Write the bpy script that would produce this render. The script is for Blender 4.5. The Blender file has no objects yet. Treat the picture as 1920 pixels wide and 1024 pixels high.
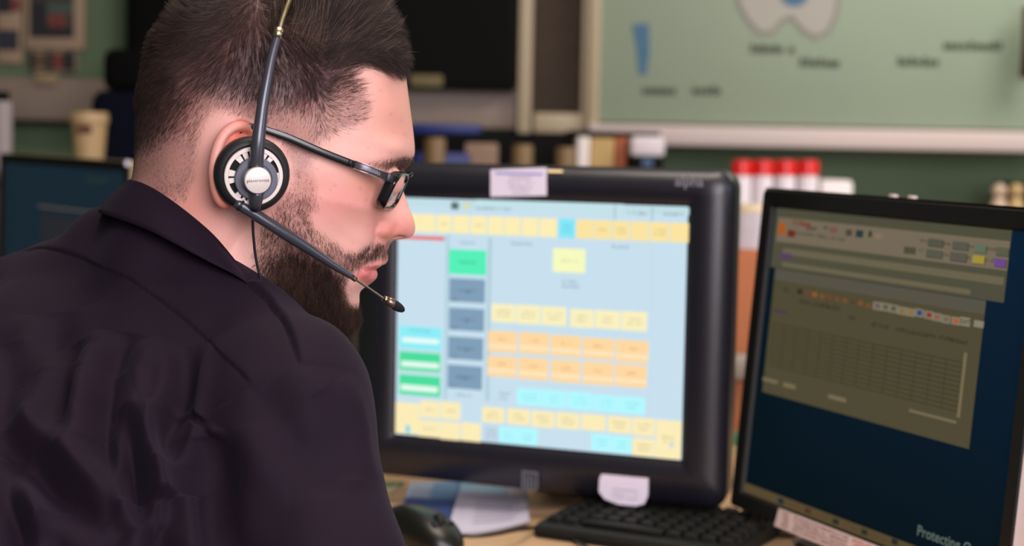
import bpy, bmesh, math, random
import numpy as np
from mathutils import Vector, Matrix

SC = bpy.context.scene
COL = SC.collection
rng = np.random.default_rng(7)
random.seed(7)
FPX = 3000.0
CAM = np.array([0.0, 0.0, 1.15])
_p = math.atan((512 - 310) / FPX)
_r = math.radians(1.1)
_f = np.array([0, math.cos(_p), -math.sin(_p)])
_r0 = np.array([1.0, 0, 0])
_u0 = np.array([0, math.sin(_p), math.cos(_p)])
CR = math.cos(_r) * _r0 + math.sin(_r) * _u0
CU = math.cos(_r) * _u0 - math.sin(_r) * _r0
CF = _f


def ray(px, py):
    """direction through a photo pixel, used to measure where a thing stands"""
    return CF + CR * ((px - 960) / FPX) - CU * ((py - 512) / FPX)


def at_depth(px, py, y):
    d = ray(px, py)
    return CAM + d * (y / d[1])


def on_plane(px, py, P, n):
    d = ray(px, py)
    return CAM + d * (np.dot(P - CAM, n) / np.dot(d, n))


def project(X):
    X = np.asarray(X) - CAM
    z = X @ CF
    return np.stack([960 + FPX * (X @ CR) / z, 512 - FPX * (X @ CU) / z], -1)


def smooth_line(pts, n=8):
    """Catmull-Rom through points"""
    P = np.asarray(pts, float)
    P = np.vstack([2 * P[0] - P[1], P, 2 * P[-1] - P[-2]])
    out = []
    for i in range(1, len(P) - 2):
        t = np.linspace(0, 1, n, endpoint=False)[:, None]
        a, b, c, d = P[i - 1], P[i], P[i + 1], P[i + 2]
        out.append(0.5 * (2 * b + (c - a) * t + (2 * a - 5 * b + 4 * c - d) * t ** 2 + (3 * b - a - 3 * c + d) * t ** 3))
    out.append(P[-2][None])
    return np.vstack(out)


# ---------------------------------------------------------------- materials
def lin(c):
    return tuple(((v / 255) / 12.92 if v <= 10.3 else ((v / 255 + 0.055) / 1.055) ** 2.4) for v in c[:3]) + (1.0,)


MATS = {}


def mat(name, rgb=(128, 128, 128), rough=0.5, metal=0.0, emit=0.0, spec=0.5, bump=0.0, bscale=200.0, var=0.0, vscale=20.0, coat=0.0, sheen=0.0):
    if name in MATS:
        return MATS[name]
    m = bpy.data.materials.new(name)
    m.use_nodes = True
    nt = m.node_tree
    b = nt.nodes['Principled BSDF']
    c = lin(rgb)
    b.inputs['Base Color'].default_value = c
    b.inputs['Roughness'].default_value = rough
    b.inputs['Metallic'].default_value = metal
    b.inputs['Specular IOR Level'].default_value = spec
    b.inputs['Coat Weight'].default_value = coat
    b.inputs['Sheen Weight'].default_value = sheen
    if emit:
        b.inputs['Emission Color'].default_value = c
        b.inputs['Emission Strength'].default_value = emit
    if var or bump:
        tc = nt.nodes.new('ShaderNodeTexCoord')
        if var:
            n = nt.nodes.new('ShaderNodeTexNoise')
            n.inputs['Scale'].default_value = vscale
            n.inputs['Detail'].default_value = 5
            nt.links.new(tc.outputs['Object'], n.inputs['Vector'])
            mr = nt.nodes.new('ShaderNodeMapRange')
            mr.inputs['From Min'].default_value = 0.3
            mr.inputs['From Max'].default_value = 0.7
            mr.inputs['To Min'].default_value = 1 - var
            mr.inputs['To Max'].default_value = 1 + var
            nt.links.new(n.outputs['Fac'], mr.inputs['Value'])
            mx = nt.nodes.new('ShaderNodeMix')
            mx.data_type = 'RGBA'
            mx.blend_type = 'MULTIPLY'
            mx.inputs[0].default_value = 1
            mx.inputs[6].default_value = c
            nt.links.new(mr.outputs['Result'], mx.inputs[7])
            nt.links.new(mx.outputs[2], b.inputs['Base Color'])
        if bump:
            n2 = nt.nodes.new('ShaderNodeTexNoise')
            n2.inputs['Scale'].default_value = bscale
            n2.inputs['Detail'].default_value = 3
            nt.links.new(tc.outputs['Object'], n2.inputs['Vector'])
            bp = nt.nodes.new('ShaderNodeBump')
            bp.inputs['Strength'].default_value = bump
            bp.inputs['Distance'].default_value = 0.0005
            nt.links.new(n2.outputs['Fac'], bp.inputs['Height'])
            nt.links.new(bp.outputs['Normal'], b.inputs['Normal'])
    MATS[name] = m
    return m


def attr_mat(name, attr='Col', rough=0.5, emit=0.0, sss=0.0, bump=0.0, bscale=900.0, spec=0.5, base_emit=False):
    """colour comes from a colour attribute on the mesh (pigment, print or screen pixels)"""
    if name in MATS:
        return MATS[name]
    m = bpy.data.materials.new(name)
    m.use_nodes = True
    nt = m.node_tree
    b = nt.nodes['Principled BSDF']
    a = nt.nodes.new('ShaderNodeAttribute')
    a.attribute_name = attr
    b.inputs['Roughness'].default_value = rough
    b.inputs['Specular IOR Level'].default_value = spec
    if emit:
        b.inputs['Base Color'].default_value = (0.004, 0.004, 0.005, 1)
        nt.links.new(a.outputs['Color'], b.inputs['Emission Color'])
        b.inputs['Emission Strength'].default_value = emit
    else:
        nt.links.new(a.outputs['Color'], b.inputs['Base Color'])
    if sss:
        b.inputs['Subsurface Weight'].default_value = sss
        b.inputs['Subsurface Radius'].default_value = (1.0, 0.35, 0.2)
        b.inputs['Subsurface Scale'].default_value = 0.004
    if bump:
        tc = nt.nodes.new('ShaderNodeTexCoord')
        n2 = nt.nodes.new('ShaderNodeTexNoise')
        n2.inputs['Scale'].default_value = bscale
        n2.inputs['Detail'].default_value = 4
        nt.links.new(tc.outputs['Object'], n2.inputs['Vector'])
        bp = nt.nodes.new('ShaderNodeBump')
        bp.inputs['Strength'].default_value = bump
        bp.inputs['Distance'].default_value = 0.0004
        nt.links.new(n2.outputs['Fac'], bp.inputs['Height'])
        nt.links.new(bp.outputs['Normal'], b.inputs['Normal'])
    MATS[name] = m
    return m


# ---------------------------------------------------------------- objects
def tag(o, label=None, cat=None, group=None, kind=None):
    if label: o['label'] = label
    if cat: o['category'] = cat
    if group: o['group'] = group
    if kind: o['kind'] = kind
    return o


def empty(name, loc=(0, 0, 0), rz=0.0, label=None, cat=None, group=None):
    o = bpy.data.objects.new(name, None)
    COL.objects.link(o)
    o.empty_display_size = 0.02
    o.location = loc
    o.rotation_euler = (0, 0, rz)
    return tag(o, label, cat, group)


def frame_empty(name, P, X, Z, label=None, cat=None, group=None):
    """Empty whose local x is X and local z is Z (y completes it)"""
    o = bpy.data.objects.new(name, None)
    COL.objects.link(o)
    o.empty_display_size = 0.02
    X = Vector(X).normalized()
    Z = Vector(Z)
    Z = (Z - Z.dot(X) * X).normalized()
    Y = Z.cross(X)
    M = Matrix((X, Y, Z)).transposed().to_4x4()
    M.translation = Vector(P)
    o.matrix_world = M
    return tag(o, label, cat, group)


def link_mesh(name, me, m=None, parent=None, smooth=True):
    o = bpy.data.objects.new(name, me)
    COL.objects.link(o)
    if m is not None:
        if isinstance(m, (list, tuple)):
            for x in m: me.materials.append(x)
        else:
            me.materials.append(m)
    if smooth and len(me.polygons):
        me.polygons.foreach_set('use_smooth', np.ones(len(me.polygons), bool))
    if parent is not None:
        o.parent = parent
    return o


def mesh_np(name, V, F, m=None, parent=None, smooth=True, attr=None):
    """V (n,3); F (k,3|4) int array or list"""
    me = bpy.data.meshes.new(name)
    V = np.asarray(V, np.float32)
    if isinstance(F, np.ndarray) and F.ndim == 2:
        k, c = F.shape
        me.vertices.add(len(V))
        me.vertices.foreach_set('co', V.ravel())
        me.loops.add(k * c)
        me.loops.foreach_set('vertex_index', F.astype(np.int32).ravel())
        me.polygons.add(k)
        me.polygons.foreach_set('loop_start', np.arange(0, k * c, c, dtype=np.int32))
        me.update(calc_edges=True)
    else:
        me.from_pydata([tuple(v) for v in V], [], [tuple(int(i) for i in f) for f in F])
        me.update()
    if attr is not None:
        a = me.color_attributes.new('Col', 'FLOAT_COLOR', 'POINT')
        c = np.ones((len(V), 4), np.float32)
        c[:, :3] = attr[:, :3]
        a.data.foreach_set('color', c.ravel())
    return link_mesh(name, me, m, parent, smooth)


def set_bm(name, bm, m=None, parent=None, smooth=True, angle=None):
    me = bpy.data.meshes.new(name)
    bmesh.ops.recalc_face_normals(bm, faces=bm.faces[:])
    bm.to_mesh(me)
    bm.free()
    o = link_mesh(name, me, m, parent, smooth)
    if smooth:
        try:
            me.set_sharp_from_angle(angle=math.radians(angle or 35))
        except Exception:
            pass
    return o


def bm_box(bm, lo, hi, M=None, bev=0.0, seg=2):
    vs = []
    for z in (lo[2], hi[2]):
        for x, y in ((lo[0], lo[1]), (hi[0], lo[1]), (hi[0], hi[1]), (lo[0], hi[1])):
            v = Vector((x, y, z))
            vs.append(bm.verts.new(M @ v if M is not None else v))
    fs = [bm.faces.new([vs[i] for i in q]) for q in ((3, 2, 1, 0), (4, 5, 6, 7), (0, 1, 5, 4), (1, 2, 6, 5), (2, 3, 7, 6), (3, 0, 4, 7))]
    if bev > 0:
        es = list({e for f in fs for e in f.edges})
        bmesh.ops.bevel(bm, geom=es, offset=bev, segments=seg, affect='EDGES', profile=0.5)
    return bm


def box(name, lo, hi, m, parent=None, bev=0.0, seg=2, M=None):
    bm = bmesh.new()
    bm_box(bm, lo, hi, M, bev, seg)
    return set_bm(name, bm, m, parent)


def tube_np(path, rad, sides=12, cap=True, flat=1.0, up=None):
    P = np.asarray(path, float)
    n = len(P)
    rad = np.broadcast_to(np.asarray(rad, float), (n,))
    T = np.gradient(P, axis=0)
    T /= np.linalg.norm(T, axis=1)[:, None] + 1e-12
    a = np.array(up if up is not None else (0, 0, 1.0), float)
    if abs(T[0] @ a) > 0.95: a = np.array([1.0, 0, 0])
    V = []
    N = a - (a @ T[0]) * T[0]
    N /= np.linalg.norm(N)
    th = np.linspace(0, 2 * math.pi, sides, endpoint=False)
    for i in range(n):
        N = N - (N @ T[i]) * T[i]
        N /= np.linalg.norm(N)
        B = np.cross(T[i], N)
        V.append(P[i] + rad[i] * (np.cos(th)[:, None] * N * flat + np.sin(th)[:, None] * B))
    V = np.vstack(V)
    F = []
    for i in range(n - 1):
        for j in range(sides):
            k = (j + 1) % sides
            F.append((i * sides + j, i * sides + k, (i + 1) * sides + k, (i + 1) * sides + j))
    if cap:
        F.append(tuple(range(sides))[::-1])
        F.append(tuple((n - 1) * sides + j for j in range(sides)))
    return V, F


def tube(name, path, rad, m, parent=None, sides=12, flat=1.0, up=None):
    V, F = tube_np(path, rad, sides, True, flat, up)
    return mesh_np(name, V, F, m, parent)


def lathe(name, prof, m, parent=None, seg=48, M=None, a0=0.0, a1=2 * math.pi):
    """prof: list of (r, z); revolved about local z"""
    full = abs(a1 - a0 - 2 * math.pi) < 1e-6
    th = np.linspace(a0, a1, seg, endpoint=not full)
    V, F = [], []
    n = len(prof)
    for t in th:
        for r, z in prof:
            V.append((r * math.cos(t), r * math.sin(t), z))
    k = len(th)
    for i in range(k if full else k - 1):
        j = (i + 1) % k
        for q in range(n - 1):
            F.append((i * n + q, j * n + q, j * n + q + 1, i * n + q + 1))
    if not full:
        F.append(tuple(range(n)))
        F.append(tuple((k - 1) * n + q for q in range(n))[::-1])
    V = np.array(V)
    if M is not None:
        V = V @ np.array(M.to_3x3()).T + np.array(M.translation)
    bm = bmesh.new()
    vs = [bm.verts.new(v) for v in V]
    for f in F:
        try: bm.faces.new([vs[i] for i in f])
        except ValueError: pass
    bmesh.ops.remove_doubles(bm, verts=bm.verts[:], dist=1e-6)
    return set_bm(name, bm, m, parent, angle=40)


def prism(name, outline, z0, z1, m, parent=None, bev=0.0, smooth=True):
    """outline (x,y) list extruded along z"""
    bm = bmesh.new()
    vs = [bm.verts.new((x, y, z0)) for x, y in outline]
    f = bm.faces.new(vs)
    r = bmesh.ops.extrude_face_region(bm, geom=[f])
    bmesh.ops.translate(bm, verts=[v for v in r['geom'] if isinstance(v, bmesh.types.BMVert)], vec=(0, 0, z1 - z0))
    if bev:
        es = [e for e in bm.edges if abs(e.verts[0].co.z - e.verts[1].co.z) < 1e-9]
        bmesh.ops.bevel(bm, geom=es, offset=bev, segments=2, affect='EDGES')
    return set_bm(name, bm, m, parent, smooth)


def rounded_rect(w, h, r, n=6, cx=0.0, cy=0.0):
    out = []
    for sx, sy, a in ((1, 1, 0), (-1, 1, 90), (-1, -1, 180), (1, -1, 270)):
        for i in range(n + 1):
            t = math.radians(a + 90 * i / n)
            out.append((cx + sx * (w / 2 - r) + r * math.cos(t), cy + sy * (h / 2 - r) + r * math.sin(t)))
    return out


def text_mesh(s, size, shear=0.0, bold=0.0, space=1.0, align='LEFT'):
    cu = bpy.data.curves.new('lettering', 'FONT')
    cu.body = s
    cu.size = size
    cu.shear = shear
    cu.offset = bold
    cu.space_character = space
    cu.align_x = align
    cu.resolution_u = 3
    o = bpy.data.objects.new('lettering', cu)
    COL.objects.link(o)
    dg = bpy.context.evaluated_depsgraph_get()
    me = o.evaluated_get(dg).to_mesh()
    V = np.array([tuple(v.co) for v in me.vertices]).reshape(-1, 3)
    F = [tuple(p.vertices) for p in me.polygons]
    o.evaluated_get(dg).to_mesh_clear()
    bpy.data.objects.remove(o)
    bpy.data.curves.remove(cu)
    return V, F


# ------------------------------------------------------- implicit surfaces
def surface_nets(G, org, h):
    """G (nx,ny,nz) > 0 inside. returns V, quads"""
    ins = G > 0
    c = [(0, 0, 0), (1, 0, 0), (0, 1, 0), (1, 1, 0), (0, 0, 1), (1, 0, 1), (0, 1, 1), (1, 1, 1)]
    nx, ny, nz = G.shape
    s = np.zeros((nx - 1, ny - 1, nz - 1), np.int8)
    for a, b, d in c:
        s += ins[a:nx - 1 + a, b:ny - 1 + b, d:nz - 1 + d]
    act = (s > 0) & (s < 8)
    I = np.argwhere(act)
    idx = -np.ones(act.shape, np.int32)
    idx[act] = np.arange(len(I))
    vals = np.stack([G[I[:, 0] + a, I[:, 1] + b, I[:, 2] + d] for a, b, d in c], 1).astype(np.float64)
    acc = np.zeros((len(I), 3))
    cnt = np.zeros(len(I))
    ca = np.array(c, float)
    for i in range(8):
        for j in range(i + 1, 8):
            if np.abs(ca[i] - ca[j]).sum() != 1: continue
            a, b = vals[:, i], vals[:, j]
            x = (a > 0) != (b > 0)
            t = np.where(x, a / np.where(x, a - b, 1), 0)
            acc += x[:, None] * (ca[i] + t[:, None] * (ca[j] - ca[i]))
            cnt += x
    V = (I + acc / cnt[:, None]) * h + org
    Q = []
    for ax in range(3):
        sl0 = [slice(None)] * 3
        sl1 = [slice(None)] * 3
        sl0[ax] = slice(0, -1)
        sl1[ax] = slice(1, None)
        x = ins[tuple(sl0)] != ins[tuple(sl1)]
        E = np.argwhere(x)
        b, d = (ax + 1) % 3, (ax + 2) % 3
        ok = (E[:, b] > 0) & (E[:, d] > 0) & (E[:, b] < G.shape[b] - 1) & (E[:, d] < G.shape[d] - 1)
        E = E[ok]
        q = []
        for ob, od in ((-1, -1), (0, -1), (0, 0), (-1, 0)):
            e = E.copy()
            e[:, b] += ob
            e[:, d] += od
            q.append(idx[e[:, 0], e[:, 1], e[:, 2]])
        q = np.stack(q, 1)
        flip = ins[tuple(E.T)]
        q[~flip] = q[~flip][:, ::-1]
        Q.append(q)
    return V, np.vstack(Q)


def relax(V, Q, it=2, lam=0.5):
    E = np.vstack([Q[:, [0, 1]], Q[:, [1, 2]], Q[:, [2, 3]], Q[:, [3, 0]]])
    for _ in range(it):
        S = np.zeros_like(V)
        n = np.zeros(len(V))
        for a, b in ((0, 1), (1, 0)):
            for k in range(3):
                S[:, k] += np.bincount(E[:, a], V[E[:, b], k], len(V))
            n += np.bincount(E[:, a], minlength=len(V))
        V = V + lam * (S / n[:, None] - V)
    return V


def vert_normals(V, Q):
    n = np.cross(V[Q[:, 2]] - V[Q[:, 0]], V[Q[:, 3]] - V[Q[:, 1]])
    N = np.zeros_like(V)
    for j in range(4):
        for k in range(3):
            N[:, k] += np.bincount(Q[:, j], n[:, k], len(V))
    return N / (np.linalg.norm(N, axis=1)[:, None] + 1e-12)


def smax(a, b, k):
    h = np.clip(0.5 + 0.5 * (a - b) / k, 0, 1)
    return b + (a - b) * h + k * h * (1 - h)


def smin(a, b, k):
    return -smax(-a, -b, k)


def gauss2(A, s):
    r = int(3 * s + 1)
    k = np.exp(-0.5 * (np.arange(-r, r + 1) / s) ** 2)
    k /= k.sum()
    for ax in (0, 1):
        A = np.apply_along_axis(lambda v: np.convolve(np.pad(v, r, mode='edge'), k, 'valid'), ax, A)
    return A


def rbf(P, val, X, reg=1e-6):
    """thin plate through scattered 2-D points"""
    P = np.asarray(P, float)
    n = len(P)
    sc = 0.05
    P = P / sc
    X = np.asarray(X, float) / sc

    def phi(r2):
        return np.where(r2 > 0, 0.5 * r2 * np.log(r2 + 1e-20), 0)
    d = ((P[:, None] - P[None]) ** 2).sum(-1)
    A = np.zeros((n + 3, n + 3))
    A[:n, :n] = phi(d) + reg * np.eye(n)
    A[:n, n] = 1
    A[:n, n + 1:] = P
    A[n, :n] = 1
    A[n + 1:, :n] = P.T
    w = np.linalg.solve(A, np.concatenate([np.asarray(val, float), np.zeros(3)]))
    out = np.empty(len(X))
    for i in range(0, len(X), 20000):
        x = X[i:i + 20000]
        out[i:i + 20000] = phi(((x[:, None] - P[None]) ** 2).sum(-1)) @ w[:n] + w[n] + x @ w[n + 1:]
    return out


def poly_sdf(poly, X):
    """signed distance, positive inside"""
    P = np.asarray(poly, float)
    A, B = P, np.roll(P, -1, 0)
    d = np.full(len(X), 1e9)
    ins = np.zeros(len(X), bool)
    for a, b in zip(A, B):
        ab = b - a
        t = np.clip(((X - a) @ ab) / (ab @ ab + 1e-18), 0, 1)
        d = np.minimum(d, ((X - a - t[:, None] * ab) ** 2).sum(1))
        c = ((a[1] > X[:, 1]) != (b[1] > X[:, 1]))
        xi = a[0] + (X[:, 1] - a[1]) * (b[0] - a[0]) / (b[1] - a[1] + 1e-18)
        ins ^= c & (X[:, 0] < xi)
    d = np.sqrt(d)
    return np.where(ins, d, -d)


def bilerp(A, x0, z0, h, x, z):
    u = np.clip((x - x0) / h, 0, A.shape[0] - 1.001)
    v = np.clip((z - z0) / h, 0, A.shape[1] - 1.001)
    i, j = u.astype(int), v.astype(int)
    a, b = u - i, v - j
    return A[i, j] * (1 - a) * (1 - b) + A[i + 1, j] * a * (1 - b) + A[i, j + 1] * (1 - a) * b + A[i + 1, j + 1] * a * b
# =====================================================================
# PERSON: head and neck as one implicit surface
# =====================================================================
TH = math.radians(13)
HF = np.array([math.cos(TH), math.sin(TH), 0])      # the way the face looks
HA = np.array([-math.sin(TH), math.cos(TH), 0])     # away from the camera
HU = np.array([0, 0, 1.0])
HO = at_depth(470, 300, 1.20)


def to_loc(X):
    d = np.asarray(X) - HO
    return np.stack([d @ HF, d @ HA, d @ HU], -1)


def to_world(x):
    x = np.asarray(x)
    return HO + x[..., 0:1] * HF + x[..., 1:2] * HA + x[..., 2:3] * HU


def hp(px, py, w_mm=0.0):
    """photo pixel -> (u, v) on the plane w mm towards the camera from the mid plane of the head"""
    P = HO - HA * w_mm / 1000.0
    q = to_loc(on_plane(px, py, P, HA))
    return np.array([q[0], q[2]])


def hp3(px, py, w_mm):
    a = hp(px, py, w_mm)
    return np.array([a[0], -w_mm / 1000.0, a[1]])


CONT = [(761, 145), (765, 178), (769, 208), (774, 245), (777, 275), (776, 293), (769, 308), (757, 322), (752, 334), (753, 348), (760, 368),
        (768, 391), (776, 412), (779, 427), (777, 438), (769, 446), (755, 449), (738, 450), (731, 457), (729, 468), (727, 479), (725, 487),
        (720, 493), (710, 497), (702, 501), (703, 509), (702, 519), (697, 530), (687, 537), (678, 543), (673, 550), (674, 563), (672, 580),
        (667, 598), (655, 612), (635, 620), (605, 616), (575, 606), (552, 600), (540, 615), (534, 650), (520, 720), (500, 800), (470, 880),
        (230, 880), (225, 760), (225, 640), (228, 540), (232, 460), (238, 400), (243, 352), (249, 322), (251, 300), (254, 262), (257, 208),
        (264, 158), (279, 112), (303, 62), (340, 14), (390, -17), (450, -36), (520, -46), (590, -42), (650, -24), (695, 6), (725, 45), (747, 92)]
_cont = smooth_line([hp(x, y) for x, y in CONT] + [hp(*CONT[0])], 4)[:-1]

WCTL = [  # px, py, half width in mm of the surface seen there
    (470, 120, 76), (470, 60, 71), (470, 15, 60), (400, 150, 73), (350, 150, 66), (310, 150, 54), (285, 170, 38), (400, 60, 63), (360, 70, 53), (330, 90, 44),
    (545, 120, 75), (600, 140, 70), (560, 50, 65), (620, 60, 56), (560, 10, 52), (640, 20, 45), (690, 60, 38), (650, 100, 58), (700, 100, 44),
    (440, 200, 77), (380, 220, 71), (330, 220, 61), (290, 230, 44), (270, 220, 27), (500, 220, 76), (560, 210, 74), (620, 200, 68),
    (680, 150, 56), (720, 150, 44), (745, 160, 28), (660, 200, 63), (700, 205, 56), (735, 210, 44), (757, 215, 27), (690, 250, 58), (725, 255, 49), (748, 258, 38), (765, 262, 23),
    (630, 250, 66), (590, 260, 69), (540, 280, 71), (480, 300, 73), (420, 290, 71), (360, 290, 63), (310, 290, 50), (275, 290, 32),
    (700, 290, 57), (728, 294, 49), (748, 298, 37), (762, 298, 22), (660, 290, 63), (620, 300, 67),
    (744, 326, 13), (737, 326, 22), (733, 328, 30), (727, 330, 38), (716, 326, 46), (702, 324, 52), (680, 322, 58),
    (745, 343, 9), (738, 346, 14), (733, 350, 22), (727, 352, 30), (718, 356, 39), (706, 358, 46), (690, 358, 52), (660, 350, 60),
    (748, 366, 9), (739, 368, 14), (731, 370, 22), (722, 372, 31), (711, 374, 40), (697, 376, 47), (676, 378, 54), (640, 370, 62), (600, 340, 67),
    (757, 388, 9), (745, 390, 13), (733, 392, 18), (722, 394, 25), (710, 396, 34), (694, 400, 43), (670, 402, 51), (640, 405, 57), (600, 400, 62),
    (770, 420, 8), (760, 424, 12), (748, 428, 15), (735, 430, 17.5), (722, 428, 18), (712, 420, 24), (702, 425, 31), (688, 430, 39), (665, 435, 46), (640, 440, 51),
    (765, 438, 8), (752, 443, 11), (735, 443, 15), (722, 442, 17), (711, 444, 24), (698, 450, 31),
    (722, 462, 10), (714, 464, 16), (704, 466, 23), (692, 468, 31), (675, 468, 39), (645, 470, 47), (600, 450, 57),
    (718, 484, 10), (708, 488, 16), (696, 493, 22), (684, 497, 27), (672, 498, 33), (650, 500, 42), (615, 500, 50),
    (699, 512, 9), (693, 512, 14), (686, 512, 19), (676, 512, 25), (660, 515, 33), (640, 525, 40),
    (690, 530, 8), (682, 532, 15), (672, 535, 22), (655, 545, 30), (630, 550, 37),
    (668, 565, 11), (660, 568, 18), (645, 572, 26), (620, 575, 34), (590, 565, 42),
    (660, 592, 10), (645, 595, 18), (620, 597, 26), (590, 590, 33), (560, 570, 42),
    (560, 520, 54), (520, 500, 60), (520, 430, 66), (560, 400, 66), (500, 380, 70), (560, 340, 70), (600, 350, 66),
    (540, 560, 50), (500, 560, 56), (470, 420, 65), (440, 400, 62), (400, 400, 59), (350, 380, 55), (310, 360, 48), (280, 340, 34),
    (440, 500, 61), (380, 500, 56), (320, 440, 49), (270, 420, 34), (246, 420, 18), (500, 640, 50), (440, 620, 60), (340, 600, 54), (260, 560, 30), (440, 760, 58), (300, 760, 50), (245, 700, 26)]


def build_head():
    h2 = 0.001
    U0, U1 = _cont[:, 0].min() - 0.006, _cont[:, 0].max() + 0.006
    V1 = _cont[:, 1].max() + 0.006
    V0 = hp(400, 820)[1]
    nu, nv = int((U1 - U0) / h2) + 1, int((V1 - V0) / h2) + 1
    uu, vv = np.meshgrid(U0 + h2 * np.arange(nu), V0 + h2 * np.arange(nv), indexing='ij')
    X = np.stack([uu.ravel(), vv.ravel()], 1)
    d = poly_sdf(_cont, X).reshape(nu, nv)
    ds = gauss2(d, 1.3)
    P, val = [], []
    for px, py, w in WCTL:
        q = hp(px, py, w)
        dd = bilerp(ds, U0, V0, h2, q[0:1], q[1:2])[0]
        if dd < 0.0012: continue
        P.append(q)
        val.append(math.log((w / 1000.0) ** 2 / dd))
    L = rbf(P, val, X, 2e-3).reshape(nu, nv)
    L = np.clip(gauss2(L, 2.2), math.log(0.002), math.log(0.16))
    Q = ds * np.exp(L)
    W = np.sqrt(np.maximum(Q, 0))
    # bumps that shape the near side (mirrored on the far one): px, py, w, amount mm, sigma px (x, y), angle
    B = [(714, 414, 24, -2.2, 4, 6, -0.5), (706, 424, 26, -3.2, 4, 6, -0.2), (704, 434, 26, -3.6, 4, 6, 0.1), (707, 444, 24, -3.4, 4.5, 5, 0.6), (716, 450, 20, -2.6, 8, 3.5, 0.1), (699, 458, 30, -1.8, 4, 16, 0.75), (684, 480, 34, -1.2, 4, 16, 0.75),          # groove behind the nose wing
         (724, 434, 18, 3.8, 8, 8.5, 0.0), (742, 428, 15, -1.4, 5, 8, 0.3),                                                # nose wing
         (680, 504, 27, -1.6, 7, 6, 0.0), (660, 500, 36, 1.2, 12, 20, 0.3),             # mouth corner and cheek pad
         (735, 306, 46, 2.2, 26, 7, 0.15), (715, 312, 50, 0.8, 20, 7, 0.3),             # brow ridge
         (672, 385, 56, 0.8, 34, 16, 0.5),                                              # cheek bone
         (640, 255, 66, -0.8, 34, 30, 0.0),                                             # temple
         (520, 540, 58, 1.5, 40, 22, -0.4), (440, 430, 60, -2.5, 24, 40, 0.2),          # jaw edge, hollow behind it
         (350, 420, 55, 1.5, 18, 60, 0.45)]
    for px, py, w, am, sx, sy, an in B:
        q = hp(px, py, w)
        s = 0.0004
        du, dv = (uu - q[0]), -(vv - q[1])
        a, b = du * math.cos(an) + dv * math.sin(an), -du * math.sin(an) + dv * math.cos(an)
        W += am / 1000 * np.exp(-0.5 * ((a / (sx * s)) ** 2 + (b / (sy * s)) ** 2)) * np.clip(ds / 0.004, 0, 1)
    Q = np.where(Q > 0, W * W, Q)
    # ---- 3-D
    h = 0.00125
    x = np.arange(U0, U1, h)
    z = np.arange(V0, V1, h)
    y = np.arange(-0.098, 0.0, h)
    y = np.concatenate([y, -y[::-1][0:0], ])
    y = np.arange(-78, 79) * h
    XX, ZZ = np.meshgrid(x, z, indexing='ij')
    q2 = bilerp(Q, U0, V0, h2, XX.ravel(), ZZ.ravel()).reshape(XX.shape)
    den = 2 * np.maximum(np.sqrt(np.maximum(q2, 0)), 0.006)
    G = ((q2[:, None, :] - (y[None, :, None]) ** 2) / (den[:, None, :] + 0.5 * np.abs(y)[None, :, None])).astype(np.float32)
    G = np.clip(G, -0.03, 0.03)
    Xs, Ys, Zs = x[:, None, None], np.abs(y)[None, :, None], z[None, None, :]

    def ell(c, r, R=None):
        p = [Xs - c[0], Ys + c[1], Zs - c[2]]
        if R is not None:
            p = [R[i][0] * p[0] + R[i][1] * p[1] + R[i][2] * p[2] for i in range(3)]
        k = np.sqrt((p[0] / r[0]) ** 2 + (p[1] / r[1]) ** 2 + (p[2] / r[2]) ** 2)
        return ((1 - k) * min(r)).astype(np.float32)

    def cap(a, b, r):
        a, b = np.array(a), np.array(b)
        a = a * [1, -1, 1]
        b = b * [1, -1, 1]
        ab = b - a
        t = np.clip(((Xs - a[0]) * ab[0] + (Ys - a[1]) * ab[1] + (Zs - a[2]) * ab[2]) / (ab @ ab), 0, 1)
        dd = np.sqrt((Xs - a[0] - t * ab[0]) ** 2 + (Ys - a[1] - t * ab[1]) ** 2 + (Zs - a[2] - t * ab[2]) ** 2)
        return (r - dd).astype(np.float32)
    # lips: rolls from the mid line to the corner
    for pts, r in ((((718, 488, 1), (706, 493, 13), (690, 499, 22)), 0.0032), (((697, 514, 1), (691, 514, 12), (680, 509, 22)), 0.0046)):
        for a, b in zip(pts[:-1], pts[1:]):
            G = smax(G, cap(hp3(*a), hp3(*b), r), 0.004)
    # the parted mouth
    for a, b, r in (((708, 501, 0), (697, 503, 14), 0.0017), ((697, 503, 14), (683, 504, 22), 0.0011)):
        G = smin(G, -cap(hp3(*a), hp3(*b), r), 0.0012)
    # nostrils
    G = smin(G, -cap(hp3(752, 444, 5.5), hp3(741, 439, 8), 0.0026), 0.0015)
    G = smin(G, -cap(hp3(741, 439, 8), hp3(737, 428, 8), 0.0026), 0.0012)
    # eyelids over the ball
    eb = hp3(726, 340, 31)
    G = smax(G, ell(eb, (0.0125, 0.0145, 0.0118)), 0.004)
    G = smin(G, -cap(hp3(738, 345, 20), hp3(727, 343, 41), 0.0012), 0.001)
    # ---- ear: plate, rim, inner fold, in the ear's own axes
    e0 = hp3(437, 309, 79) * [1, -1, 1]
    an = math.radians(14)
    qa = np.array([math.sin(an), 0, math.cos(an)])           # long axis, up and forward
    fl = math.radians(24)
    pa = np.array([math.cos(an) * math.cos(fl), -math.sin(fl), -math.sin(an) * math.cos(fl)])   # forward, turning in towards the head
    na = np.cross(qa, pa)
    if na[1] < 0: na = -na
    dx, dy, dz = Xs - e0[0], Ys - e0[1], Zs - e0[2]
    ep = dx * pa[0] + dy * pa[1] + dz * pa[2]
    eq = dx * qa[0] + dy * qa[1] + dz * qa[2]
    en = dx * na[0] + dy * na[1] + dz * na[2]
    rp = 0.0175 + 0.10 * np.clip(eq, -0.03, 0.03) * 1.0
    rq = 0.0305
    rr = np.sqrt((ep / rp) ** 2 + (eq / rq) ** 2) + 1e-6
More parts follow.
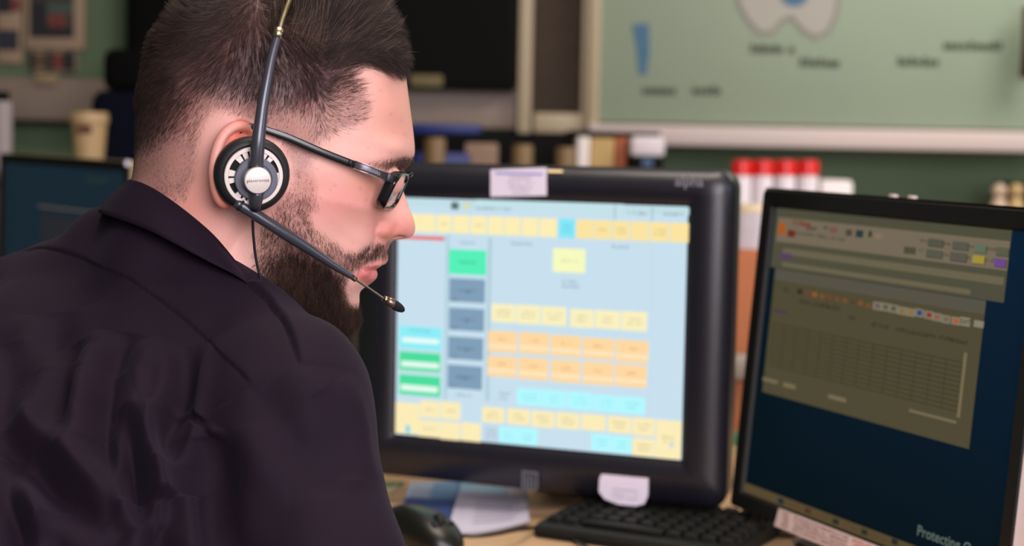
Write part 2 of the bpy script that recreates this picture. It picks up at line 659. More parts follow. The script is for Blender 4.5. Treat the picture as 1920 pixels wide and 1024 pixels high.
    loc = np.sqrt(ep ** 2 + eq ** 2) / rr
    dist = (rr - 1) * loc * 0.92
    plate = np.minimum(-dist, 0.0016 - np.abs(en + 0.001))
    rim = 0.0034 - np.sqrt((dist + 0.0025) ** 2 + (en * 0.85 - 0.0008) ** 2)
    inner = 0.0026 - np.sqrt(((rr - 0.62) * loc) ** 2 + (en * 0.9 + 0.0002) ** 2)
    cut = np.clip((0.013 - ep) * 1.0, -0.01, 0.01)
    ear = smax(plate, np.minimum(rim, cut), 0.0022)
    ear = smax(ear, np.minimum(inner, np.minimum(cut, 0.02 - eq)), 0.002)
    root = ell(hp3(470, 312, 70), (0.012, 0.016, 0.022))
    ear = smax(ear.astype(np.float32), root, 0.004)
    G = smax(G, ear, 0.003)
    V, F = surface_nets(G, np.array([x[0], y[0], z[0]]), h)
    V = relax(V, F, 3, 0.5)
    return V, F, (Q, U0, V0, h2)


HV, HQ, HMAP = build_head()
HN = vert_normals(HV, HQ)
# photo position of every skin point (the far side takes its mirror twin's)
_m = HV.copy()
_m[:, 1] = -np.abs(_m[:, 1])
HPX = project(to_world(_m))


def sstep(x, a, b):
    t = np.clip((x - a) / (b - a), 0, 1)
    return t * t * (3 - 2 * t)


def region(poly, X, soft):
    return sstep(poly_sdf(poly, X), -soft, soft)


HAIR_POLY = [(772, 130), (752, 139), (730, 132), (700, 124), (668, 126), (650, 134), (662, 150), (680, 172), (690, 196), (686, 220), (664, 234), (635, 244),
             (606, 258), (590, 280), (582, 310), (560, 330), (545, 300), (530, 262), (500, 240), (470, 222), (430, 206), (398, 206), (378, 232), (368, 285), (362, 330), (345, 372), (300, 365),
             (262, 345), (235, 350), (200, 300), (200, -100), (800, -100)]
FADE_POLY = [(772, 130), (752, 139), (700, 124), (656, 128), (650, 150), (640, 185), (615, 200), (560, 205), (480, 192), (420, 180), (370, 190), (335, 225), (300, 262), (235, 280), (200, 200), (200, -100), (800, -100)]
BEARD_POLY = [(548, 318), (585, 318), (592, 350), (590, 385), (580, 408), (592, 428), (620, 450), (645, 470), (668, 474), (690, 462), (712, 452), (732, 452), (731, 474),
              (712, 480), (692, 490), (668, 500), (652, 512), (640, 530), (646, 560), (660, 574), (690, 572), (690, 640), (600, 680), (500, 640), (480, 520), (482, 470), (492, 420), (520, 385), (545, 350)]
BEARD_CORE = [(540, 470), (600, 490), (640, 520), (640, 560), (660, 580), (695, 580), (690, 650), (600, 680), (500, 640), (490, 530), (500, 480)]

def _skin_colours():
    n = len(HV)
    L3 = lambda c: np.array(lin(c)[:3])
    col = np.tile(L3((237, 180, 168)), (n, 1))

    def blend(c, w):
        nonlocal col
        col = col * (1 - w[:, None]) + L3(c) * w[:, None]

    def blob(px, py, sx, sy, c, a):
        blend(c, a * np.exp(-0.5 * (((HPX[:, 0] - px) / sx) ** 2 + ((HPX[:, 1] - py) / sy) ** 2)))
    blob(640, 380, 60, 40, (230, 142, 134), 0.6)
    blob(735, 432, 26, 17, (218, 120, 108), 0.75)
    blob(765, 425, 12, 14, (222, 135, 122), 0.5)
    blob(690, 350, 30, 18, (214, 140, 112), 0.5)
    blob(700, 330, 22, 10, (196, 120, 100), 0.4)
    blob(350, 390, 70, 60, (214, 132, 114), 0.6)
    blob(735, 205, 34, 60, (216, 142, 122), 0.55)
    # ear
    e = hp3(440, 305, 74)
    de = HV - e
    de[:, 1] = np.abs(HV[:, 1]) - 0.078
    ear = np.exp(-0.5 * ((de[:, 0] / 0.016) ** 2 + (de[:, 1] / 0.006) ** 2 + (de[:, 2] / 0.026) ** 2))
    ear = ear * sstep(np.abs(HV[:, 1]), 0.0755, 0.0785)
    blend((228, 92, 72), np.clip(ear * 1.5, 0, 0.9))
    blob(515, 10, 70, 40, (70, 46, 44), 0.6)
    # hair shadow of cropped and shaved skin
    ok = (np.abs(HV[:, 1]) < 0.082) | (HPX[:, 0] < 380)
    hr = region(HAIR_POLY, HPX, 14) * ok
    fd = region(FADE_POLY, HPX, 30)
    blend((164, 116, 108), 0.75 * hr * (1 - 0.6 * ear))
    blend((96, 62, 58), 0.85 * fd * hr)
    br = region(BEARD_POLY, HPX, 12)
    bc = region(BEARD_CORE, HPX, 16)
    blend((150, 96, 80), 0.45 * br)
    blend((62, 40, 32), 0.6 * bc)
    blob(740, 303, 24, 6, (110, 74, 62), 0.5)
    # lips
    lip = [(728, 484), (722, 494), (704, 501), (690, 503), (676, 503), (664, 507), (664, 518), (676, 529), (690, 534), (706, 526), (712, 505), (704, 503)]
    up = [(731, 480), (724, 495), (704, 502), (684, 503), (676, 502), (692, 494), (712, 485)]
    lo = [(676, 504), (704, 501), (712, 510), (704, 530), (690, 536), (676, 530), (664, 516), (664, 509)]
    near = np.abs(HV[:, 1]) < 0.03
    blend((216, 134, 126), 0.8 * region(up, HPX, 1.6) * near)
    blend((224, 124, 126), 0.9 * region(lo, HPX, 2.5) * near)
    mouth = np.exp(-0.5 * ((poly_sdf([(712, 499), (712, 503), (684, 506), (684, 502)], HPX) / 3) ** 2)) * (poly_sdf([(712, 499), (712, 503), (684, 506), (684, 502)], HPX) > -2)
    blend((150, 50, 50), 0.7 * mouth * near)
    r2 = np.random.default_rng(3)
    for _ in range(40):
        x, y = r2.uniform(520, 770), r2.uniform(160, 480)
        blob(x, y, 2.2, 2.2, (196, 122, 104), r2.uniform(0.15, 0.45))
    for _ in range(60):
        x, y = r2.uniform(320, 770), r2.uniform(160, 520)
        s = r2.uniform(8, 22)
        blob(x, y, s, s, (232, 150, 136) if r2.random() < 0.5 else (220, 170, 142), 0.18)
    return col


M_SKIN = attr_mat('skin', rough=0.46, sss=0.16, bump=0.5, bscale=1100.0, spec=0.5)
person = empty('person', to_world(np.array([0, 0, 0.0])), TH, 'bearded person in dark shirt with headset and glasses, looking at the screen', 'person')
body = mesh_np('body', HV, HQ, M_SKIN, person, True, _skin_colours())


# ------------------------------------------------------------- hair
def hair_strands(name, m, pts_px, density_fn, n_near, n_far, field, parent, rad=0.00007, seg=4, clump=0.5, wave=0.0, seed=1, colr=((34, 24, 22), (62, 44, 38)), extra_ok=None):
    """field(px (n,2)) -> length mm, dirx, diry, lift angle rad"""
    R = np.random.default_rng(seed)
    A = 0.5 * np.linalg.norm(np.cross(HV[HQ[:, 2]] - HV[HQ[:, 0]], HV[HQ[:, 3]] - HV[HQ[:, 1]]), axis=1)
    cen = HV[HQ].mean(1)
    dens = density_fn(HPX[HQ].mean(1)) * A
    if extra_ok is not None:
        dens = dens * extra_ok(cen)
    out_p = []
    cols = []
    for side, n in ((-1, n_near), (1, n_far)):
        if n == 0: continue
        w = dens * ((cen[:, 1] * side) >= -0.001)
        f = R.choice(len(w), n, p=w / w.sum())
        a, b = R.random(n), R.random(n)
        q = HV[HQ[f]]
        p = (q[:, 0] * ((1 - a) * (1 - b))[:, None] + q[:, 1] * (a * (1 - b))[:, None] + q[:, 2] * (a * b)[:, None] + q[:, 3] * ((1 - a) * b)[:, None])
        nn = HN[HQ[f]].mean(1)
        nn /= np.linalg.norm(nn, axis=1)[:, None] + 1e-9
        s = np.ones(3)
        if side == 1:
            s = np.array([1, -1, 1.0])
        p = p * s
        nn = nn * s
        px = project(to_world(p))
        L, dx, dy, lift = field(px, R)
        wd = dx[:, None] * CR - dy[:, None] * CU
        t = np.stack([wd @ HF, wd @ HA, wd @ HU], -1)
        t = t - (t * nn).sum(1)[:, None] * nn
        t /= np.linalg.norm(t, axis=1)[:, None] + 1e-9
        bt = np.cross(nn, t)
        j = R.normal(0, 0.16, n)
        t = t * np.cos(j)[:, None] + bt * np.sin(j)[:, None]
        lift = lift + R.normal(0, 0.08, n)
        L = L / 1000 * R.uniform(0.7, 1.15, n)
        ts = np.linspace(0, 1, seg + 1)
        S = np.zeros((n, seg + 1, 3))
        S[:, 0] = p - nn * 0.0006
        if wave:
            ph, fr = R.uniform(0, 6.28, n), R.uniform(0.7, 1.5, n)
        for k in range(1, seg + 1):
            al = lift * (1 - 0.35 * ts[k])
            dirv = t * np.cos(al)[:, None] + nn * np.sin(al)[:, None]
            if wave:
                wv = wave * np.minimum(1, L / 0.01)
                dirv = dirv + (bt * np.cos(ph + 5.5 * fr * ts[k])[:, None] + nn * np.sin(ph + 5.5 * fr * ts[k])[:, None]) * wv[:, None]
                dirv /= np.linalg.norm(dirv, axis=1)[:, None]
            S[:, k] = S[:, k - 1] + dirv * (L / seg)[:, None]
        if clump:
            k = max(2, n // 16)
            sd = R.choice(n, k, replace=False)
            ci = np.empty(n, int)
            sp = p[sd]
            for i in range(0, n, 1500):
                ci[i:i + 1500] = ((p[i:i + 1500, None] - sp[None]) ** 2).sum(-1).argmin(1)
            ci = sd[ci]
            dd = np.linalg.norm(p - p[ci], axis=1)
            kk = clump * np.exp(-(dd / (0.35 * L + 1e-6)) ** 2) * R.uniform(0.6, 1.0, n)
            for q_ in range(1, seg + 1):
                S[:, q_] += (kk * ts[q_] ** 1.3)[:, None] * (S[ci, q_] - S[:, q_])
        out_p.append(S * s)
        c0, c1 = np.array(lin(colr[0])[:3]), np.array(lin(colr[1])[:3])
        g = R.random(n)[:, None] ** 1.8
        cols.append(c0 * (1 - g) + c1 * g)
    S = np.vstack(out_p)
    C = np.vstack(cols)
    n = len(S)
    T = np.gradient(S, axis=1)
    T /= np.linalg.norm(T, axis=2)[:, :, None] + 1e-12
    a = R.normal(size=(n, 1, 3))
    N = a - (a * T).sum(2)[:, :, None] * T
    N /= np.linalg.norm(N, axis=2)[:, :, None] + 1e-12
    Bn = np.cross(T, N)
    rr = rad * (1 - 0.75 * np.linspace(0, 1, seg + 1) ** 1.5)[None, :, None] * R.uniform(0.75, 1.25, (n, 1, 1))
    V = np.stack([S + rr * (math.cos(q) * N + math.sin(q) * Bn) for q in (0, 2.0944, 4.18879)], 2)   # n, seg+1, 3, 3
    base = (np.arange(n) * (seg + 1) * 3)[:, None, None]
    k = (np.arange(seg) * 3)[None, :, None]
    j = np.arange(3)[None, None, :]
    j2 = (j + 1) % 3
    F = np.stack([base + k + j, base + k + j2, base + k + 3 + j2, base + k + 3 + j], -1).reshape(-1, 4)
    col = np.repeat(C, (seg + 1) * 3, 0)
    return mesh_np(name, V.reshape(-1, 3), F, m, parent, True, col)


def idw(ctrl, px, p=3.0):
    c = np.array([(x[0], x[1]) for x in ctrl], float)
    v = np.array([x[2:] for x in ctrl], float)
    d2 = ((px[:, None] - c[None]) ** 2).sum(-1) + 60
    w = d2 ** (-p / 2 * 1.0)
    return (w @ v) / w.sum(1)[:, None]


# px, py, length mm, dx, dy, lift
HFIELD = [(260, 160, 8, -.8, .5, .7), (270, 230, 5, -.5, .85, .5), (260, 320, 3, -.2, 1, .35), (300, 60, 13, -.9, -.3, 1.0), (350, 10, 15, -.6, -.7, 1.05),
          (330, 120, 9, -.85, .45, .45), (330, 200, 7, -.65, .75, .4), (330, 290, 3, -.4, .9, .3), (400, 60, 11, -.6, .4, .6), (400, 130, 9, -.5, .8, .45), (400, 200, 4, -.4, .9, .35),
          (460, 20, 14, -.2, .8, .4), (510, 10, 16, .5, .3, .4), (460, 90, 11, -.1, .9, .5), (470, 150, 8, -.3, .9, .4), (480, 205, 4, -.35, .9, .3), (520, 60, 13, .45, .75, .5), (520, 110, 10, .3, .9, .42), (530, 170, 7, -.1, 1, .4),
          (540, 215, 4, -.4, .9, .35), (560, 20, 20, .1, -.9, .9), (575, 90, 15, .5, .7, .5), (585, 140, 11, .3, .8, .4), (580, 190, 6, -.3, .9, .4), (560, 240, 3, -.3, .9, .3), (570, 300, 3, .0, 1, .35),
          (620, -10, 26, .35, -.9, .9), (620, 60, 20, .5, -.75, .6), (615, 120, 15, .6, -.7, .45), (625, 170, 8, .55, -.35, .4), (640, 215, 4, .6, .1, .35), (670, 190, 5, .8, -.3, .35),
          (660, 20, 24, .75, -.6, .75), (660, 90, 20, .9, -.35, .45), (660, 130, 16, .9, -.3, .35), (700, 40, 22, .95, -.25, .6), (700, 90, 20, .97, .1, .4), (700, 120, 17, .95, .1, .32),
          (735, 80, 17, .85, .35, .7), (745, 120, 13, .7, .6, .6), (760, 135, 8, .5, .8, .6)]


def hair_field(px, R):
    o = idw(HFIELD, px)
    d = np.hypot(o[:, 1], o[:, 2]) + 1e-6
    return o[:, 0], o[:, 1] / d, o[:, 2] / d, o[:, 3]


def hair_density(px):
    hr = region(HAIR_POLY, px, 9)
    fd = region(FADE_POLY, px, 28)
    return hr * (0.55 + 0.45 * fd)


def off_ear(c):
    return ((np.abs(c[:, 1]) < 0.0765) | (c[:, 2] > hp(440, 222, 76)[1])).astype(float)


M_HAIR = attr_mat('hair_strands', rough=0.5, spec=0.35)
hair_strands('hair', M_HAIR, None, hair_density, 60000, 24000, hair_field, person, rad=0.00006, seg=4, clump=0.85, seed=5, extra_ok=off_ear, colr=((20, 14, 14), (84, 60, 53)))

def wisp_density(px):
    return region([(520, -60), (500, 60), (560, 110), (640, 110), (740, 110), (775, 90), (760, 30), (700, -60)], px, 10) * hair_density(px)


WF = [(520, 20, 24, -.1, -1, 1.0), (580, 10, 28, .15, -1, .95), (600, 90, 24, .3, -.9, .6), (640, 0, 28, .35, -.9, .95), (690, 30, 26, .6, -.75, .9), (680, 90, 24, .85, -.5, .55), (730, 60, 20, .8, -.5, .9), (750, 100, 16, .85, -.2, .8)]


def wisp_field(px, R):
    o = idw(WF, px)
    d = np.hypot(o[:, 1], o[:, 2]) + 1e-6
    return o[:, 0], o[:, 1] / d, o[:, 2] / d, o[:, 3] + R.normal(0, .15, len(px))


hair_strands('hair_tuft', M_HAIR, None, wisp_density, 1300, 900, wisp_field, person, rad=0.00009, seg=6, clump=0.95, seed=21, colr=((34, 26, 22), (150, 126, 104)))

BF = [(565, 330, 3.5, .05, 1, .35), (540, 400, 7, .15, 1, .4), (510, 440, 6, -.1, 1, .45), (575, 400, 6, .2, .95, .4), (600, 450, 5, .4, .9, .35), (560, 470, 10, .2, 1, .45), (500, 500, 9, -.1, 1, .45),
      (520, 540, 13, .1, 1, .5), (600, 520, 12, .4, .9, .4), (640, 490, 6, .5, .85, .35), (630, 550, 14, .4, .95, .45), (590, 590, 17, .3, .95, .5), (650, 590, 17, .35, .95, .6), (668, 590, 15, .3, .95, .7),
      (670, 575, 10, .2, 1, .5), (620, 610, 19, .2, 1, .5), (690, 475, 4.5, -.25, .95, .4), (715, 465, 4.5, -.1, 1, .45), (726, 465, 4.2, .15, 1, .45), (660, 492, 6, -.15, 1, .4), (560, 560, 15, .15, 1, .5)]


def beard_field(px, R):
    o = idw(BF, px)
    n = len(px)
    a = R.normal(0, 0.35, n)
    dx = o[:, 1] * np.cos(a) - o[:, 2] * np.sin(a)
    dy = o[:, 1] * np.sin(a) + o[:, 2] * np.cos(a)
    return o[:, 0] * R.uniform(0.7, 1.2, n), dx, dy, o[:, 3]


def beard_density(px):
    b = region(BEARD_POLY, px, 9)
    c = region(BEARD_CORE, px, 18)
    up = np.clip((px[:, 1] - 310) / 100, 0.45, 1)
    must = np.exp(-0.5 * (((px[:, 0] - 700) / 30) ** 2 + ((px[:, 1] - 470) / 14) ** 2))
    return b * (0.42 * up + 0.6 * c + 0.8 * must)


def off_lips(c):
    px = project(to_world(np.stack([c[:, 0], -np.abs(c[:, 1]), c[:, 2]], 1)))
    return 1.0 - region([(706, 486), (734, 480), (734, 500), (712, 540), (676, 538), (654, 520), (664, 506), (676, 500)], px, 2) * (np.abs(c[:, 1]) < 0.045)


hair_strands('beard', M_HAIR, None, beard_density, 36000, 12000, beard_field, person, rad=0.000062, seg=7, clump=0.35, wave=0.75, seed=9, extra_ok=off_lips, colr=((24, 15, 13), (92, 60, 46)))


def brow_field(px, R):
    n = len(px)
    t = np.clip((760 - px[:, 0]) / 60, 0, 1)
    return np.full(n, 7.0), np.full(n, -.9), 0.05 + 0.5 * t + R.normal(0, 0.2, n), np.full(n, 0.35)


def brow_density(px):
    poly = [(778, 290), (774, 312), (752, 316), (735, 312), (712, 306), (700, 303), (716, 299), (740, 296), (760, 290)]
    return region(poly, px, 4)


hair_strands('eyebrow', M_HAIR, None, brow_density, 900, 900, brow_field, person, rad=0.000075, seg=4, clump=0.3, seed=11, colr=((40, 26, 22), (90, 62, 50)))

# eyeballs, set in the lids
for s in (1, -1):
    c = hp3(726, 341, 31) * np.array([1, s, 1])
    bm = bmesh.new()
    bmesh.ops.create_uvsphere(bm, u_segments=32, v_segments=24, radius=0.0118, matrix=Matrix.Translation(c) @ Matrix.Rotation(math.pi / 2, 4, 'Y'))
    e = set_bm('eyeball', bm, [mat('eye_white', (225, 215, 208), 0.15), mat('iris', (70, 48, 34), 0.2), mat('pupil', (5, 5, 5), 0.1)], person)
    for p in e.data.polygons:
        d = (Vector(p.center) - Vector(c)).normalized()
        a = d.dot(Vector((0.96, 0, -0.28)))
        p.material_index = 2 if a > 0.985 else (1 if a > 0.90 else 0)
# =====================================================================
# HEADSET AND GLASSES
# =====================================================================
M_BLACK = mat('black_plastic', (34, 33, 36), 0.38, spec=0.5)
M_RUBBER = mat('cushion_leatherette', (24, 24, 27), 0.5, bump=0.2, bscale=600)
M_GREY = mat('grey_plastic', (96, 98, 112), 0.42)
M_SILVER = mat('satin_silver', (226, 214, 206), 0.38, metal=0.25)
M_GOLD = mat('champagne_metal', (205, 188, 150), 0.28, metal=1.0)
M_TUBE = mat('gunmetal_tube', (84, 84, 92), 0.28, metal=0.55)
M_INK = mat('dark_print', (40, 38, 42), 0.5)
M_FOAM = mat('dark_foam', (12, 12, 13), 0.9)


def W3(px, py, w):
    return to_world(hp3(px, py, w))


def strap(name, path, hgt, thk, nrm, m, parent, nseg=4):
    """flat bar swept along a path; hgt across, thk along nrm (one vector or one per point)"""
    P = np.asarray(path, float)
    n = len(P)
    H = np.broadcast_to(np.asarray(hgt, float), (n,))
    K = np.broadcast_to(np.asarray(thk, float), (n,))
    N = np.broadcast_to(np.asarray(nrm, float), (n, 3))
    T = np.gradient(P, axis=0)
    T /= np.linalg.norm(T, axis=1)[:, None]
    sec = [(math.copysign(abs(math.cos(t)) ** 0.45, math.cos(t)), math.copysign(abs(math.sin(t)) ** 0.45, math.sin(t))) for t in np.linspace(0, 2 * math.pi, 16, endpoint=False)]
    V = []
    for i in range(n):
        a = N[i] - (N[i] @ T[i]) * T[i]
        a /= np.linalg.norm(a)
        b = np.cross(T[i], a)
        for c, s in sec:
            V.append(P[i] + a * c * K[i] / 2 + b * s * H[i] / 2)
    k = 16
    F = []
    for i in range(n - 1):
        for j in range(k):
            F.append((i * k + j, i * k + (j + 1) % k, (i + 1) * k + (j + 1) % k, (i + 1) * k + j))
    F.append(tuple(range(k))[::-1])
    F.append(tuple((n - 1) * k + j for j in range(k)))
    return mesh_np(name, np.array(V), F, m, parent)


def keep(o, root):
    """parent without moving"""
    bpy.context.view_layer.update()
    o.parent = root
    o.matrix_parent_inverse = root.matrix_world.inverted()
    return o


AX = -HA + 0.10 * CR - 0.12 * CU
AX = AX / np.linalg.norm(AX)
AXX = CR - (CR @ AX) * AX
AXX /= np.linalg.norm(AXX)
AXY = np.cross(AX, AXX)


def disc_M(P):
    M = Matrix((Vector(AXX), Vector(AXY), Vector(AX))).transposed().to_4x4()
    M.translation = Vector(P)
    return M


headset = empty('headset', W3(470, 325, 90), 0, 'black and silver telephone headset with boom microphone worn on the head', 'headset')
bpy.context.view_layer.update()


def hs(o):
    return keep(o, headset)


def sidepiece(mir):
    """ear cup parts; mir=True builds the one on the far ear"""
    def MM(P):
        M = disc_M(P)
        return M
    def fin(o):
        if mir:
            A = Matrix((Vector(HF), Vector(HA), Vector(HU))).transposed().to_4x4()
            A.translation = Vector(HO)
            S = A @ Matrix.Diagonal((1, -1, 1, 1)) @ A.inverted()
            o.data.transform(S)
            o.data.flip_normals()
        return hs(o)
    c0 = W3(470, 325, 84)
    prof = [(0, -.004), (.020, -.004), (.0245, -.002), (.0262, .002), (.0264, .006), (.0255, .0095), (.0235, .0118), (.0215, .0125), (.0205, .0118), (.0200, .0095), (0, .0095)]
    cush = fin(lathe('ear_cushion', prof, M_RUBBER, seg=64, M=MM(c0)))
    c1 = W3(475, 330, 94.5)
    cup = fin(lathe('cup_plate', [(0, -.003), (.0196, -.003), (.0196, 0.0003), (0, .0003)], M_FOAM, seg=48, M=MM(c1)))
    # silver grille: outer rim and the bridges between the openings
    bm = bmesh.new()
    Mx = MM(c1)
    opens = [(135, 162), (115.5, 120.5), (98, 103), (177.5, 182.5), (195, 222), (236, 241), (248, 253), (50, 55), (6, 38)]

    def sector(r0, r1, a0, a1, z0, z1, n):
        rings = []
        for i in range(n + 1):
            t = math.radians(a0 + (a1 - a0) * i / n)
            rings.append([bm.verts.new(Mx @ Vector((r * math.cos(t), r * math.sin(t), z))) for r, z in ((r0, z0), (r1, z0), (r1, z1 - .0004), (r1 - .0004, z1), (r0, z1))])
        for i in range(n):
            for j in range(5):
                bm.faces.new([rings[i][j], rings[i + 1][j], rings[i + 1][(j + 1) % 5], rings[i][(j + 1) % 5]])
        if a1 - a0 < 359:
            bm.faces.new(rings[0])
            bm.faces.new(rings[-1][::-1])
    sector(.0176, .0203, 0, 360, -.001, .0024, 96)
    cuts = sorted(opens)
    a = 0.0
    for lo, hi in cuts + [(360, 360)]:
        if lo > a: sector(.0130, .01762, a, lo, -.001, .0020, max(2, int((lo - a) / 4)))
        a = hi
    g = fin(set_bm('grille_ring', bm, M_SILVER))
    g['label'] = 'silver slotted ring of the ear cup'
    c2 = W3(480.5, 336, 98)
    fin(lathe('pivot_disc', [(0, -.002), (.0148, -.002), (.0150, -.0012), (.0148, .0008), (.0142, .0014), (.0108, .0014), (.0104, .0002), (0, .0002)], M_GREY, seg=48, M=MM(c2)))
    c3 = W3(483, 338.5, 110)
    capo = fin(lathe('cap', [(0, -.006), (.0085, -.006), (.0092, -.001), (.0092, .0004), (.0086, .0012), (.005, .0017), (0, .0018)], M_SILVER, seg=48, M=MM(c3)))
    capo['label'] = 'round silver cap with the maker name'
    if not mir:
        V, F = text_mesh('plantronics', .0030, bold=0.00003, space=1.12, align='CENTER')
        V[:, 1] -= .0008
        V = V + [0, 0, .00185]
        V[:, 2] -= 0.0000
        Wd = np.array([disc_M(c3) @ Vector(v) for v in V])
        t = mesh_np('lettering', Wd, F, M_INK, None, False)
        keep(t, capo)
    return c3


cc = sidepiece(False)
sidepiece(True)
barp = [(480, 314, 103), (482, 290, 105), (484.5, 262, 106), (488, 232, 105), (493, 195, 103), (501, 150, 100), (510, 105, 96), (521, 66, 92)]
for mir in (False, True):
    def P3(l, mir=mir):
        A = np.array([hp3(*q) for q in l])
        if mir: A[:, 1] *= -1
        return to_world(A)
    L = smooth_line(P3(barp), 5)
    r = np.interp(np.linspace(0, 1, len(L)), [0, .3, 1], [.0050, .0047, .0030])
    hs(tube('slider_arm', L, r, M_TUBE, sides=20))
    L = P3([(519, 72, 92.6), (521.5, 63, 92), (524.5, 54, 91)])
    hs(tube('clamp', L, [.0033, .0035, .0031], M_GOLD, sides=16))
    L = P3([(478, 392, 96), (479, 380, 99), (481, 366, 101), (482, 356, 101)])
    hs(tube('lower_pivot', L, [.0036, .0046, .0050, .0050], M_TUBE, sides=16))
band = [(523, 58, 91.5), (530, 34, 88), (538, 12, 84), (552, -22, 74), (566, -48, 58), (578, -66, 34), (582, -72, 10)]
A = np.array([hp3(*q) for q in band])
B = A[::-1].copy()
B[:, 1] *= -1
L = smooth_line(to_world(np.vstack([A, B])), 6)
hb = hs(tube('headband', L, .0019, M_GOLD, sides=14))
hb['label'] = 'champagne metal headband wire'
# boom
bp = smooth_line([W3(*q) for q in [(441, 379, 93), (470, 397, 92), (520, 429, 89), (570, 461, 84), (620, 494, 76), (664, 522, 68)]], 5)
r = np.interp(np.linspace(0, 1, len(bp)), [0, .02, .5, .85, 1], [.0034, .0042, .0041, .0028, .0019])
boom = hs(tube('boom_tube', bp, r, M_TUBE, sides=20))
keep(tube('ring', [W3(449, 384, 93.6), W3(453, 386.5, 93.6)], .0045, M_BLACK, sides=24), boom)
keep(tube('ferrule', [W3(658, 518, 69), W3(667, 524.5, 67.5)], .0020, M_GOLD, sides=14), boom)
wr = hs(tube('wire_arm', smooth_line([W3(*q) for q in [(664, 522, 68), (695, 543, 62), (722, 562, 57)]], 6), .00095, mat('bronze_wire', (150, 130, 120), 0.3, metal=0.9), sides=12))
P0, P1 = W3(719, 559, 57.5), W3(758, 583, 53)
mp = [P0 + (P1 - P0) * t for t in (0, .05, .12, .3, .45, .62, .8, .93, 1.0)]
mic = hs(tube('microphone', mp, [.0014, .0020, .0024, .0034, .0036, .0036, .0031, .0022, .0008], M_FOAM, sides=20))
keep(tube('collar_ring', [P0 + (P1 - P0) * t for t in (.02, .10, .16)], [.0022, .0026, .0022], M_GOLD, sides=18), mic)
keep(tube('sleeve', [P0 + (P1 - P0) * t for t in (.14, .26, .40, .46)], [.0027, .0036, .0040, .0039], mat('bronze_sleeve', (140, 120, 108), 0.3, metal=0.85), sides=20), mic)
hs(tube('cable', smooth_line([W3(*q) for q in [(478, 388, 97), (474, 405, 90), (475, 440, 82), (480, 485, 76), (490, 528, 72), (505, 590, 64)]], 6), .0010, M_BLACK, sides=10))

# ---- glasses
glasses = empty('eyeglasses', W3(735, 340, 50), 0, 'black full-rim eyeglasses worn on the nose', 'glasses')


def gl(o):
    return keep(o, glasses)


